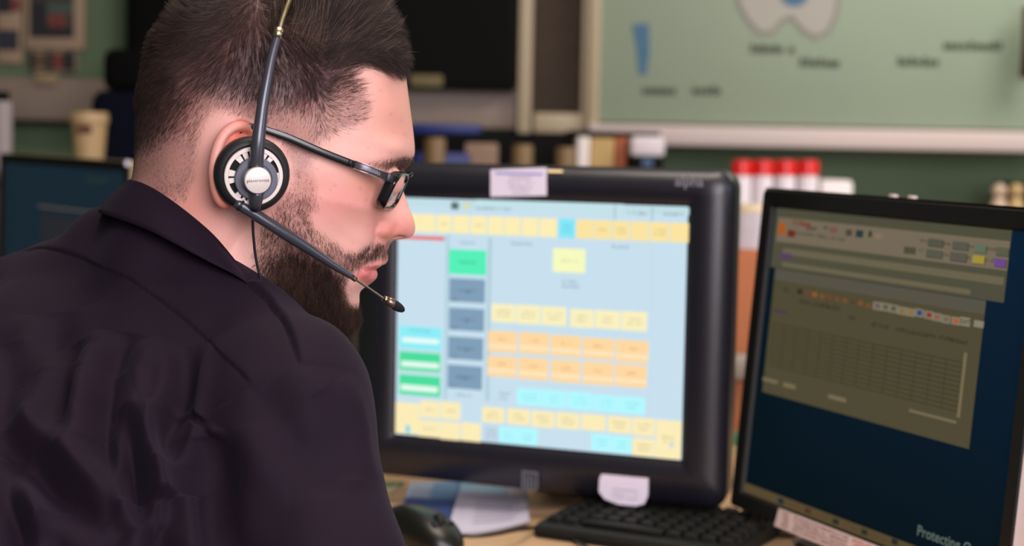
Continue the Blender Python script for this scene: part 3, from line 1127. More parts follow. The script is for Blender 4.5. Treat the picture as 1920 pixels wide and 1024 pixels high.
M_RIM = mat('black_acetate', (18, 17, 20), 0.2, spec=0.6)
M_PLAQ = mat('brushed_plaque', (104, 98, 108), 0.35, metal=0.7)
M_EDGE = mat('bright_edge', (235, 225, 220), 0.25, metal=0.8)
M_LENS = bpy.data.materials.new('lens_glass')
M_LENS.use_nodes = True
_b = M_LENS.node_tree.nodes['Principled BSDF']
_b.inputs['Base Color'].default_value = (1, 1, 1, 1)
_b.inputs['Transmission Weight'].default_value = 1.0
_b.inputs['Roughness'].default_value = 0.0
_b.inputs['IOR'].default_value = 1.5
O0, O1 = hp3(741, 327, 62), hp3(711, 390, 57)      # outer top, outer bottom
I0, I1 = hp3(765, 326, 10), hp3(738, 388, 14)
cen = (O0 + O1 + I0 + I1) / 4
for mir in (False, True):
    s = np.array([1, -1 if mir else 1, 1])
    ring = []
    for px_, py_ in rounded_rect(2, 2, .55, 6):
        a, b = (px_ + 1) / 2, (py_ + 1) / 2           # a: outer to inner, b: bottom to top
        ring.append((O1 * (1 - a) + I1 * a) * (1 - b) + (O0 * (1 - a) + I0 * a) * b)
    ring = np.array(ring) * s
    n = np.cross(ring[8] - ring[0], ring[16] - ring[0])
    n /= np.linalg.norm(n)
    if n[0] < 0: n = -n
    Rg = smooth_line(np.vstack([ring, ring[:1]]), 2)[:-1]
    c = Rg.mean(0)
    k = len(Rg)
    sec = [(-.0017, -.0008), (.0015, -.0008), (.0020, 0), (.0020, .0012), (.0015, .0017), (-.0017, .0017), (-.0022, .0012), (-.0022, 0)]
    V, F = [], []
    for i, p in enumerate(Rg):
        o = p - c
        o -= (o @ n) * n
        o /= np.linalg.norm(o)
        outer = np.clip((abs(p[1]) - 0.045) / 0.012, 0, 1)
        for a, b in sec:
            V.append(p + n * a * (1 + 0.9 * outer) + o * b * (1 + 0.5 * outer))
    m8 = len(sec)
    for i in range(k):
        for j in range(m8):
            F.append((i * m8 + j, ((i + 1) % k) * m8 + j, ((i + 1) % k) * m8 + (j + 1) % m8, i * m8 + (j + 1) % m8))
    rim = gl(mesh_np('rim', to_world(np.array(V)), F, M_RIM, None))
    Vl = np.vstack([Rg + n * .0006, Rg - n * .0006])
    Vl = np.vstack([Vl])
    Fl = [tuple(range(k)), tuple(range(k, 2 * k))[::-1]] + [(i, k + i, k + (i + 1) % k, (i + 1) % k) for i in range(k)]
    bm = bmesh.new()
    vs = [bm.verts.new(v) for v in to_world(Vl)]
    for f in Fl: bm.faces.new([vs[i] for i in f])
    keep(set_bm('lens', bm, M_LENS, None, False), rim)
    arm = np.array([hp3(*q) for q in [(440, 252, 79), (458, 240, 80), (478, 238, 80), (500, 244, 79), (540, 258, 78), (600, 284, 75), (664, 309, 71)]]) * s
    La = smooth_line(to_world(arm), 5)
    hh = np.interp(np.linspace(0, 1, len(La)), [0, .5, .8, 1], [.0040, .0050, .0056, .0056])
    lat = -HA * s[1]
    tm = gl(strap('temple_arm', La, hh, .0028, lat, M_RIM, None))
    pl = np.array([hp3(*q) for q in [(664, 308.5, 71), (695, 320, 68), (723, 331, 65)]]) * s
    nl = lat + 0.0
    q = keep(strap('plaque', to_world(pl), .0056, .0034, nl, M_PLAQ, None), tm)
    up_ = np.cross(to_world(pl)[2] - to_world(pl)[0], lat)
    up_ /= np.linalg.norm(up_)
    if up_[2] < 0: up_ = -up_
    for sg in (1, -1):
        keep(strap('edge_line', to_world(pl) + up_ * .0028 * sg - 0 * lat, .0005, .0038, nl, M_EDGE, None), q)
    hg = np.array([hp3(*z) for z in [(722, 331, 65), (731, 334, 64), (741, 338, 61.5)]]) * s
    gl(strap('hinge', to_world(hg), .0070, .0036, lat, M_BLACK, None))
    if not mir:
        V, F = text_mesh('JEFF BANKS', .0026, bold=.00004, space=1.15, align='CENTER')
        a = to_world(pl)
        X = a[2] - a[0]
        X /= np.linalg.norm(X)
        c = a[1] + lat * .0018 - up_ * .0009
        Z = np.cross(X, up_)
        Wd = c + V[:, 0:1] * X + V[:, 1:2] * up_
        keep(mesh_np('lettering', Wd, F, M_EDGE, None, False), q)
br = smooth_line([hp3(764, 330, 10), hp3(770, 327, 5), hp3(771, 326, 0), hp3(770, 327, 5) * [1, -1, 1], hp3(764, 330, 10) * [1, -1, 1]], 4)
gl(strap('bridge', to_world(br), .0034, .0026, HF, M_RIM, None))
for sg in (1, -1):
    pp = hp3(747, 345, 8.5) * [1, sg, 1]
    bm = bmesh.new()
    bmesh.ops.create_uvsphere(bm, u_segments=16, v_segments=12, radius=1, matrix=Matrix.Translation(to_world(pp)) @ Matrix.Rotation(TH, 4, 'Z') @ Matrix.Diagonal((.0035, .0014, .0062, 1)))
    gl(set_bm('nose_pad', bm, mat('clear_pad', (210, 205, 200), 0.2)))
# =====================================================================
# SHIRT
# =====================================================================
def bead(px, py, d, r):
    return tuple(at_depth(px, py, d)) + (r,)


CH = [  # chains of beads; consecutive ones are joined by round cones
    [(478, 672, 1.12, .038), (528, 745, 1.085, .054), (532, 800, 1.07, .056), (540, 880, 1.06, .0535), (566, 975, 1.045, .052), (605, 1085, 1.02, .051), (650, 1240, 1.00, .050), (700, 1400, .99, .052)],
    [(700, 1400, .99, .050), (770, 1340, 1.12, .044), (820, 1240, 1.24, .034)],
    [(478, 672, 1.12, .038), (410, 650, 1.15, .046), (330, 590, 1.19, .062), (230, 560, 1.22, .058), (100, 590, 1.27, .052), (-20, 640, 1.33, .055), (-120, 720, 1.36, .055)],
    [(330, 600, 1.19, .064), (330, 760, 1.16, .10), (280, 950, 1.12, .12), (230, 1150, 1.08, .13), (200, 1400, 1.05, .13)],
    [(150, 640, 1.23, .072), (110, 780, 1.18, .10), (60, 950, 1.14, .12), (40, 1150, 1.08, .13), (60, 1400, 1.05, .13)],
    [(0, 660, 1.27, .065), (-60, 800, 1.2, .09), (-120, 1000, 1.16, .11), (-120, 1300, 1.1, .12)],
    [(440, 700, 1.15, .060), (440, 850, 1.17, .09), (420, 1050, 1.18, .11), (350, 1350, 1.18, .12)],
    [(-120, 720, 1.36, .052), (-170, 1000, 1.38, .05), (-100, 1300, 1.40, .045)],
    [(207, 450, 1.215, .022), (250, 478, 1.215, .034), (330, 520, 1.19, .055)], [(310, 510, 1.16, .043), (400, 600, 1.14, .036), (470, 655, 1.12, .036)]]


def build_shirt():
    h = 0.003
    lo = np.array([-.62, .88, .66])
    hi = np.array([.06, 1.50, 1.16])
    n = ((hi - lo) / h).astype(int)
    x, y, z = [lo[i] + h * np.arange(n[i]) for i in range(3)]
    G = None
    for ch in CH:
        B = [bead(*b) for b in ch]
        for a, b in zip(B[:-1], B[1:]):
            a, b = np.array(a, np.float32), np.array(b, np.float32)
            ab = b[:3] - a[:3]
            R = max(a[3], b[3]) + 0.07
            s0 = np.maximum(((np.minimum(a[:3], b[:3]) - R - lo) / h).astype(int), 0)
            s1 = np.minimum(((np.maximum(a[:3], b[:3]) + R - lo) / h).astype(int) + 1, n)
            if (s1 <= s0).any(): continue
            sl = tuple(slice(p, q) for p, q in zip(s0, s1))
            X, Y, Z = x[sl[0]].astype(np.float32)[:, None, None] - a[0], y[sl[1]].astype(np.float32)[None, :, None] - a[1], z[sl[2]].astype(np.float32)[None, None, :] - a[2]
            t = np.clip((X * ab[0] + Y * ab[1] + Z * ab[2]) / (ab @ ab), 0, 1)
            g = a[3] + t * (b[3] - a[3]) - np.sqrt((X - t * ab[0]) ** 2 + (Y - t * ab[1]) ** 2 + (Z - t * ab[2]) ** 2)
            if G is None:
                G = np.full(n, -0.07, np.float32)
            G[sl] = smax(G[sl], g, 0.022)
    # cap the hem just below the table's height
    V, F = surface_nets(G, lo, h)
    V = relax(V, F, 6, 0.5)
    return V, F


def subdivide(V, Q):
    E = np.vstack([Q[:, [0, 1]], Q[:, [1, 2]], Q[:, [2, 3]], Q[:, [3, 0]]])
    Es = np.sort(E, 1)
    key = Es[:, 0].astype(np.int64) * len(V) + Es[:, 1]
    uq, first, inv = np.unique(key, return_index=True, return_inverse=True)
    em = V[Es[first]].mean(1)
    n0 = len(V)
    k = len(Q)
    fc = V[Q].mean(1)
    e = inv.reshape(4, k).T + n0
    f = np.arange(k) + n0 + len(uq)
    Vn = np.vstack([V, em, fc])
    Qn = np.vstack([np.stack([Q[:, 0], e[:, 0], f, e[:, 3]], 1), np.stack([Q[:, 1], e[:, 1], f, e[:, 0]], 1),
                    np.stack([Q[:, 2], e[:, 2], f, e[:, 1]], 1), np.stack([Q[:, 3], e[:, 3], f, e[:, 2]], 1)])
    return Vn, Qn


SV, SQ = build_shirt()
SV, SQ = subdivide(SV, SQ)
SV = relax(SV, SQ, 2, 0.5)
SN = vert_normals(SV, SQ)
_spx = project(SV)
_face = (SN * (CAM - SV)).sum(1) > 0.0


def on_shirt(pts):
    out = []
    for px, py in pts:
        d = np.hypot(_spx[:, 0] - px, _spx[:, 1] - py)
        d = np.where(_face, d, 1e9)
        k = np.argsort(d)[:12]
        k = k[d[k] < 14] if (d[k] < 14).any() else k[:1]
        out.append(SV[k[np.argmin(SV[k] @ CF)]])
    return smooth_line(np.array(out), 6)


def line_dist(L, R):
    """distance, parameter 0-1 and side of all vertices within R of the 3-D line"""
    lo, hi = L.min(0) - R, L.max(0) + R
    idx = np.where(((SV > lo) & (SV < hi)).all(1))[0]
    P = SV[idx]
    best = np.full(len(P), 1e9)
    par = np.zeros(len(P))
    side = np.zeros(len(P))
    n = len(L) - 1
    for i in range(n):
        a, b = L[i], L[i + 1]
        ab = b - a
        t0 = ((P - a) @ ab) / (ab @ ab + 1e-12)
        t = np.clip(t0, 0, 1)
        q = P - a - t[:, None] * ab
        d = (q ** 2).sum(1)
        m = d < best
        best = np.where(m, d, best)
        par = np.where(m, (i + t) / n, par)
        sd = (np.cross(ab, q) * SN[idx]).sum(1)
        side = np.where(m, np.sign(sd), side)
    return idx, np.sqrt(best), par, side


DISP = np.zeros(len(SV))


def fold(pts, depth, width, ridge=0.55, taper=True):
    L = on_shirt(pts)
    idx, d, t, _ = line_dist(L, width * 3.2)
    e = np.sin(np.clip(t, 0, 1) * math.pi) ** 0.6 if taper else np.clip(np.minimum(t, 1 - t) * 12, 0, 1)
    depth = depth * 1.45
    DISP[idx] += e * (-depth * np.exp(-(d / width) ** 2) + ridge * depth * np.exp(-((d - 1.9 * width) / (0.9 * width)) ** 2))


def seam(pts, step, up_side, groove=0.0009, decay=0.02, soft=0.0006, fade=False):
    L = on_shirt(pts)
    idx, d, t, s = line_dist(L, decay * 3)
    e = np.clip(np.minimum(t, 1 - t) * 16, 0, 1)
    if fade: e = e * np.clip((1 - t) * 2.2, 0, 1) ** 0.7
    on = sstep(s * d * up_side, -soft, soft)
    DISP[idx] += e * step * on * np.exp(-d / decay)
    DISP[idx] -= e * groove * np.exp(-(d / 0.0017) ** 2)


# seams
YOKE = [(20, 452), (100, 465), (160, 485), (240, 520), (300, 558), (350, 598), (400, 645), (440, 690), (468, 718)]
ARMH = [(468, 716), (430, 745), (395, 770), (365, 800), (335, 850), (310, 905), (296, 960), (290, 1010)]
seam(YOKE, 0.0016, 1)
seam(ARMH, 0.0012, 1)
seam([(232, 655), (255, 730), (280, 800), (292, 850)], 0.0006, 1, 0.0006)
# collar leaf edge running down over the front of the shoulder
seam([(462, 524), (499, 558), (525, 588), (546, 622), (556, 655), (563, 684)], 0.0055, 1, 0.0025, 0.025, 0.0016, True)
# folds of the back
fold([(91, 690), (104, 760), (111, 840)], .006, .011)
fold([(214, 640), (200, 720), (194, 765), (206, 830), (232, 893), (262, 996), (270, 1040)], .012, .010)
fold([(238, 760), (252, 830), (264, 917), (272, 985)], .010, .006)
fold([(352, 645), (346, 720), (332, 775), (316, 815), (309, 868)], .008, .008)
fold([(-20, 815), (24, 838), (71, 885), (131, 935), (190, 988), (240, 1040)], .014, .011)
fold([(306, 925), (310, 980), (308, 1050)], .012, .009, taper=False)
fold([(372, 778), (362, 792)], .004, .009)
fold([(70, 980), (119, 1024), (160, 1060)], .008, .010)
fold([(2, 850), (12, 910), (34, 990), (40, 1050)], .008, .007)
fold([(392, 815), (396, 870), (388, 960), (384, 1040)], .006, .016)
fold([(112, 582), (102, 640), (96, 700)], .004, .012)
fold([(240, 620), (228, 650), (216, 690)], .004, .010)
fold([(150, 640), (128, 700), (112, 770)], .004, .010)
fold([(30, 640), (20, 720), (0, 800)], .005, .012)
fold([(475, 725), (520, 770), (580, 850), (610, 930)], .0035, .014)
fold([(600, 730), (640, 800), (660, 900)], .003, .012)
fold([(150, 820), (175, 900), (215, 970)], .005, .009)
# loose large waves of the cloth
_w = (np.sin(SV[:, 0] * 61 + SV[:, 2] * 23) * np.sin(SV[:, 2] * 31 - SV[:, 0] * 17 + 1.3) + 0.5 * np.sin(SV[:, 0] * 130 + 2.0 * np.sin(SV[:, 2] * 40))) * 0.0008
SV = SV + SN * (DISP + _w)[:, None]
SV[:, 2] = np.maximum(SV[:, 2], 0.665)

M_CLOTH = mat('dark_cloth', (29, 18, 30), 0.75, sheen=0.03, bump=0.35, bscale=2600.0, spec=0.13)
_b = M_CLOTH.node_tree.nodes['Principled BSDF']
_b.inputs['Sheen Tint'].default_value = (0.8, 0.65, 1.0, 1)
_b.inputs['Sheen Roughness'].default_value = 0.5
bpy.context.view_layer.update()
shirt = keep(mesh_np('shirt', SV, SQ, M_CLOTH, None), person)

# collar: stands round the neck and folds over
TOP = [(236, 343, 4), (246, 339, 22), (268, 345, 40), (300, 362, 52), (350, 398, 62), (400, 441, 67), (437, 484, 69), (458, 512, 68), (486, 534, 64), (520, 556, 58)]
BOT = [(186, 398, 4), (204, 404, 34), (240, 416, 58), (285, 434, 74), (338, 462, 84), (390, 490, 88), (430, 510, 90), (456, 526, 88), (486, 552, 84), (520, 582, 80)]
T = smooth_line(np.array([hp3(*q) for q in TOP]), 6)
Bt = smooth_line(np.array([hp3(*q) for q in BOT]), 6)
n = len(T)
T = np.vstack([T[::-1] * [1, -1, 1], T[1:]])
Bt = np.vstack([Bt[::-1] * [1, -1, 1], Bt[1:]])
mid = np.array([hp(400, 560)[0], 0, hp(400, 560)[1]])
rows = []
prof = [(-.0035, -.030), (-.0035, -.016), (-.0032, -.004), (-.0022, -.0006), (0, .0006), (.0018, 0), (.0026, -.002)]
N_ = []
for i in range(len(T)):
    a = Bt[i] - T[i]
    o = np.array([0.0, T[i][1], 0]) + np.array([(T[i][0] - mid[0]), 0, 0]) * 0.6
    o /= np.linalg.norm(o)
    N_.append(o)
    dn = a / np.linalg.norm(a)
    L = np.linalg.norm(a)
    row = [T[i] + o * q[0] + np.array([0, 0, 1]) * q[1] for q in prof]
    for t in (.15, .3, .5, .7, .85, 1.0):
        row.append(T[i] + a * t + o * (.0012 + .0018 * math.sin(t * math.pi)))
    row.append(T[i] + a * 1.0 + o * .0002)
    row.append(T[i] + a * 0.6 + o * .0002)
    rows.append(row)
V = np.array(rows)
k = V.shape[1]
F = [(i * k + j, i * k + j + 1, (i + 1) * k + j + 1, (i + 1) * k + j) for i in range(len(rows) - 1) for j in range(k - 1)]
keep(mesh_np('collar', to_world(V.reshape(-1, 3)), F, M_CLOTH, None), person)
# =====================================================================
# ROOM
# =====================================================================
DZ = 0.76
YB = 3.6


def struct(o):
    o['kind'] = 'structure'
    return o


M_WALL = mat('sage_wall', (102, 120, 92), 0.85, var=0.05, vscale=3)
struct(box('wall_back', (-2.6, YB, 0), (2.6, YB + .1, 2.6), M_WALL))
struct(box('wall_left', (-2.7, -1.5, 0), (-2.6, YB, 2.6), M_WALL))
struct(box('wall_right', (2.6, -1.5, 0), (2.7, YB, 2.6), M_WALL))
struct(box('floor', (-2.6, -1.5, -.1), (2.6, YB, 0), mat('carpet', (70, 68, 70), 0.95, var=0.15, vscale=60)))
struct(box('ceiling', (-2.6, -1.5, 2.6), (2.6, YB, 2.7), mat('ceiling_tile', (190, 185, 175), 0.9)))


def wz(px0, py0, px1, py1, y):
    """world x0,z0,x1,z1 of a picture rectangle at distance y"""
    xm, ym = (px0 + px1) / 2, (py0 + py1) / 2
    a, b = at_depth(px0, ym, y), at_depth(px1, ym, y)
    c, d = at_depth(xm, py1, y), at_depth(xm, py0, y)
    return a[0], c[2], b[0], d[2]


def wbox(name, r, y, dep, m, parent=None, bev=.004):
    x0, z0, x1, z1 = wz(*r, y)
    return box(name, (x0, y, z0), (x1, y + dep, z1), m, parent, bev)


# trunking band along the wall, dark display screen, framed brown panel, wall map
band_o = wbox('wall_trunking', (-260, 150, 976, 232), 3.50, .098, mat('trunking', (142, 124, 112), 0.6), None, .01)
tag(band_o, 'grey-beige trunking band running along the wall under the black screen', 'trunking')
tv = empty('display_screen', at_depth(600, 100, 3.46), 0, 'large black wall display switched off, behind the head', 'screen')


def kp(o, r):
    return keep(o, r)


bpy.context.view_layer.update()
M_DARK = mat('dark_glass', (4, 4, 3), 0.6, spec=0.08)
kp(wbox('frame', (236, -260, 970, 163), 3.44, .05, mat('black_frame', (5, 5, 4), 0.6, spec=.1), None, .006), tv)
kp(wbox('panel', (250, -245, 958, 150), 3.436, .004, M_DARK, None, 0), tv)
ledge = wbox('paper_note', (768, 140, 830, 163), 3.42, .012, mat('olive_note', (110, 98, 66), 0.8))
tag(ledge, 'small olive note stuck at the bottom edge of the black screen', 'note')
M_FRAME = mat('beige_frame', (176, 158, 130), 0.5)
pb = empty('notice_panel', at_depth(1045, 100, 3.5), 0, 'narrow dark brown panel in a beige frame beside the wall map', 'panel')
bpy.context.view_layer.update()
for r in ((974, -240, 1000, 250), (1093, -240, 1112, 250), (1000, 212, 1093, 250)):
    kp(wbox('frame', r, 3.47, .06, M_FRAME), pb)
kp(wbox('backing', (998, -240, 1095, 214), 3.50, .03, mat('brown_felt', (62, 50, 40), 0.9, var=.1)), pb)
mp_ = empty('wall_map', at_depth(1500, 100, 3.5), 0, 'large pale green wall map board with a pinkish rail below', 'map')
bpy.context.view_layer.update()
MY = 3.46
M_MAP = mat('map_print', (136, 150, 128), 0.5, var=.03, vscale=4)
kp(wbox('map_sheet', (1120, -420, 2040, 238), MY, .03, M_MAP), mp_)
kp(wbox('frame', (1108, -420, 1130, 246), MY - .012, .05, M_FRAME), mp_)
x0, z0, x1, z1 = wz(1120, 243, 1920, 280, MY - .03)
kp(box('rail', (x0 - .02, MY - .035, z0 + .002), (x1 + .2, MY + .03, z1 + .004), mat('pinkish_rail', (200, 182, 178), 0.5), None, .006), mp_)


def flat_poly(name, pts, y, m, root):
    bm = bmesh.new()
    bm.faces.new([bm.verts.new(at_depth(px, py, y)) for px, py in pts])
    return kp(set_bm(name, bm, m, None, False), root)


M_BLUE = mat('map_blue', (52, 98, 128), 0.6)
M_MG = mat('map_grey', (158, 154, 146), 0.6)
M_MT = mat('map_text', (94, 102, 86), 0.6)
flat_poly('map_patch', [(1186, 46), (1216, 44), (1218, 100), (1212, 140), (1198, 140), (1194, 95)], MY - .002, M_BLUE, mp_)
flat_poly('map_patch', [(1380, -30), (1380, 8), (1398, 40), (1420, 66), (1448, 66), (1468, 44), (1484, 38), (1502, 62), (1530, 76), (1556, 62), (1572, 30), (1580, -30)], MY - .0015, mat('map_edge', (126, 122, 110), .6), mp_)
flat_poly('map_patch', [(1388, -30), (1388, 6), (1404, 36), (1424, 58), (1446, 58), (1464, 36), (1484, 28), (1506, 54), (1530, 67), (1550, 55), (1563, 28), (1572, -30)], MY - .003, M_MG, mp_)
flat_poly('map_patch', [(1490 + 27 * math.cos(t), -12 + 24 * math.sin(t)) for t in np.linspace(0, 6.28, 20)[:-1]], MY - .0045, M_BLUE, mp_)


def word(bm, P, X, U, w, h, R, off=0.0):
    """a row of small blurred glyph strokes, w long, h high; P is the lower left"""
    n = np.cross(X, U)
    x = 0.0
    while x < w:
        cw = h * R.uniform(.45, .75)
        if R.random() < .02 and x > 0:
            x += cw
            continue
        hh = h * R.choice([.7, .7, 1.0])
        st = h * .2
        for a, b, c, d in ((0, 0, st, hh), (0, hh - st, cw * .8, hh), (0, 0, cw * .8, st), (cw * .8 - st, 0, cw * .8, hh), (0, hh * .4, cw * .8, hh * .4 + st)):
            q = [P + X * (x + u) + U * v + n * off for u, v in ((a, b), (c, b), (c, d), (a, d))]
            bm.faces.new([bm.verts.new(v) for v in q])
        x += cw * 1.15
    return bm


RT = np.random.default_rng(5)
for px0, py, px1 in ((1205, 176, 1270), (1298, 176, 1372), (1408, 98, 1482), (1500, 124, 1572), (1684, 122, 1756), (1770, 92, 1876)):
    P = at_depth(px0, py, MY - .003)
    bm = bmesh.new()
    word(bm, P, np.array([1.0, 0, 0]), np.array([0, 0, 1.0]), (px1 - px0) / 3000 * MY, .018, RT)
    kp(set_bm('lettering', bm, M_MT, None, False), mp_)

# ---- counter along the back wall and what stands on it
CZ = 1.045
ct = empty('counter', (0.3, 3.3, 0), 0, 'long low counter against the back wall under the map', 'counter')
bpy.context.view_layer.update()
kp(box('worktop', (-.32, 3.0, CZ - .03), (2.4, 3.58, CZ), mat('counter_top', (120, 112, 100), .6), None, .004), ct)
for i in range(4):
    x = -.30 + i * .675
    kp(box('cabinet', (x, 3.03, 0), (x + .66, 3.58, CZ - .03), mat('counter_body', (90, 84, 76), .7), None, .004), ct)

M_NEARBLACK = mat('near_black', (5, 5, 6), .8, spec=.15)
M_NAVY = mat('navy_folder', (22, 40, 110), .5)


def stand(name, r, y, dep, m, label, cat, group=None, bev=.004, z0=None):
    x0, _, x1, z1 = wz(*r, y)
    z = CZ if z0 is None else z0
    return tag(box(name, (x0, y, z), (x1, y + dep, z1), m, None, bev), label, cat, group)


stand('file_box', (772, 252, 1062, 300), 3.22, .25, M_NEARBLACK, 'long black file box on the counter, below the dark screen', 'box')
stand('file_box', (1062, 246, 1238, 300), 3.34, .20, M_NEARBLACK, 'black box on the counter behind the cream and orange folders', 'box')
x0, _, x1, z1 = wz(772, 236, 900, 252, 3.22)
_, _, _, zb = wz(772, 252, 1062, 300, 3.22)
tag(box('ring_binder', (x0, 3.23, zb), (x1, 3.44, zb + .020), M_NAVY, None, .003), 'navy blue binder lying flat on the long black box', 'binder')
stand('ring_binder', (778, 286, 880, 310), 3.06, .09, M_NAVY, 'navy blue binder standing low in front of the long black box', 'binder')
for px, py, r_, lab in ((815, 275, .013, 'small tan knob-shaped tin beside the brow on the counter'), (980, 288, .013, 'round brown tin on the counter, centre of the three'), (1062, 292, .012, 'round dark brown tin next to the white folder')):
    c = at_depth(px, py, 3.02)
    o = lathe('round_tin', [(0, 0), (.020, 0), (.020, c[2] + r_ - CZ), (.017, c[2] + r_ + .004 - CZ), (0, c[2] + r_ + .004 - CZ)], mat('tan_tin', (118, 92, 58), .5), seg=24)
    o.location = (c[0], 3.04, CZ)
    tag(o, lab, 'tin')
o = stand('envelope_stack', (872, 268, 934, 290), 3.12, .05, mat('kraft', (142, 116, 98), .8), 'tan stack of envelopes standing in front of the black box', 'envelopes')
stand('folder', (1082, 256, 1106, 310), 3.10, .16, mat('white_card', (225, 214, 210), .6), 'white folder standing upright left of the yellow-tan one', 'folder')
stand('folder', (1107, 258, 1152, 310), 3.12, .16, mat('tan_card', (176, 146, 92), .7), 'yellow-tan folder standing between the white and the orange ones', 'folder')
stand('folder', (1152, 256, 1176, 310), 3.14, .16, mat('rust_card', (150, 78, 40), .7), 'rust orange folder standing right of the yellow-tan one', 'folder')
bx = stand('storage_box', (1184, 294, 1244, 330), 3.08, .16, M_NEARBLACK, 'black storage box with a blue patch at the right end of the folders', 'box')
x0, z0, x1, z1 = wz(1204, 298, 1224, 312, 3.079)
kp(box('blue_patch', (x0, 3.077, z0), (x1, 3.081, z1), mat('blue_patch', (60, 92, 130), .6), None, 0), bx)
x0, z0, x1, z1 = wz(1184, 255, 1248, 293, 3.08)
_, _, _, zt = wz(1184, 294, 1244, 330, 3.08)
tag(box('tissue_box', (x0, 3.09, zt), (x1, 3.22, z1), mat('tissue_white', (220, 210, 214), .7), None, .008), 'white tissue box sitting on the black storage box', 'box')

# red-capped white bottles
M_WHITEP = mat('white_plastic', (236, 226, 232), .35)
M_RED = mat('red_cap', (222, 34, 34), .3)
for i, (px, lab) in enumerate(((1392, 'leftmost of the four white bottles with a red cap on the counter'), (1432, 'second from the left of the white bottles with a red cap'), (1474, 'third from the left of the white bottles with a red cap'), (1516, 'rightmost of the white bottles with a red cap, by the white box'))):
    c = at_depth(px, 300, 2.95 + .0)
    yy = 3.10
    k = at_depth(px, 300, yy)
    H = k[2] - CZ
    root = empty('spray_bottle' if False else 'bottle', (k[0], yy, CZ), 0, lab, 'bottle', 'white bottles with red caps')
    r_ = .0195
    b = lathe('bottle_body', [(0, 0), (r_, 0), (r_, H - .035), (r_ * .95, H - .028), (0, H - .028)], M_WHITEP, root, 32)
    cp = lathe('cap', [(0, H - .030), (r_ * 1.04, H - .030), (r_ * 1.06, H - .008), (r_ * .95, H - .001), (0, H)], M_RED, root, 32)
o = stand('white_box', (1538, 338, 1600, 380), 3.12, .2, mat('white_card2', (238, 228, 228), .6), 'white carton on the counter right of the red-capped bottles', 'box', bev=.008)
# figurines at the right edge
for px, lab in ((1874, 'small cream figurine at the right end of the counter'), (1906, 'tan round-headed figurine beside the cream one at the right end')):
    k = at_depth(px, 352, 3.14)
    H = k[2] - CZ + .012
    root = empty('figurine', (k[0], 3.14, CZ), 0, lab, 'figurine')
    mm = mat('cream_glaze', (186, 160, 138), .4) if px < 1890 else mat('tan_glaze', (176, 146, 100), .4)
    lathe('torso', [(0, 0), (.021, 0), (.017, H * .45), (.012, H - .034), (.007, H - .030), (0, H - .030)], mm, root, 20)
    lathe('head', [(0, H - .034)] + [(.015 * math.sin(t), H - .019 - .015 * math.cos(t)) for t in np.linspace(.2, 3.0, 9)] + [(0, H - .004)], mm, root, 20)
x0, _, x1, z1 = wz(1912, 340, 1990, 400, 3.3)
stand('file_box', (1914, 344, 1990, 400), 3.25, .2, M_NEARBLACK, 'black box at the far right end of the counter', 'box')
k = at_depth(1925, 120, 3.40)
o = tube('hanging_strap', [k + [0, 0, .12], k + [.003, -.005, .05], k + [.0, 0, -.03]], [.012, .016, .014], mat('dark_red_strap', (70, 30, 30), .7), sides=12)
tag(o, 'dark red strap hanging over the right side of the wall map', 'strap')

# ---- photographs pinned up at the left
M_MOUNT = mat('cream_mount', (168, 142, 118), .7)
cols = {'a': (30, 28, 34), 'b': (62, 50, 44), 'c': (120, 52, 44), 'd': (44, 44, 58), 'e': (96, 74, 52), 'f': (70, 84, 76)}
PIC = [((-6, -30, 40, 118), [((-6, -10, 20, 24), 'a'), ((21, -4, 38, 22), 'c'), ((-6, 56, 34, 94), 'd')], 'cream mounted photos with a dark lower picture, at the left edge'),
       ((46, -30, 158, 92), [((56, -20, 138, 4), 'b'), ((56, 4, 90, 70), 'a'), ((88, 4, 138, 26), 'f'), ((92, 26, 122, 52), 'c'), ((66, 50, 138, 70), 'a'), ((124, 26, 138, 50), 'b')], 'cream framed group photo with a red face at its centre'),
       ((52, 95, 142, 134), [((54, 97, 64, 132), 'a'), ((64, 100, 84, 128), 'e'), ((84, 97, 104, 132), 'b'), ((100, 100, 120, 130), 'c'), ((118, 97, 140, 132), 'a')], 'dark reddish photo below the cream framed one')]
for r, bits, lab in PIC:
    x0, z0, x1, z1 = wz(*r, 3.58)
    root = empty('photograph', ((x0 + x1) / 2, 3.59, (z0 + z1) / 2), 0, lab, 'photograph', 'photographs pinned to the left wall area')
    bpy.context.view_layer.update()
    kp(box('mount', (x0, 3.585, z0), (x1, 3.599, z1), M_MOUNT, None, .001), root)
    for i, (q, c) in enumerate(bits):
        a, b_, c_, d = wz(*q, 3.583)
        kp(box('print', (a, 3.5835 - .0004 * i, b_), (c_, 3.5852, d), mat('print_' + c, cols[c], .5), None, 0), root)
k = wz(66, 138, 108, 158, 3.49)
tag(box('sticky_note', (k[0], 3.488, k[1]), (k[2], 3.498, k[3]), mat('tan_note', (150, 126, 98), .8), None, .001), 'tan note at the top edge of the trunking under the photos', 'note')

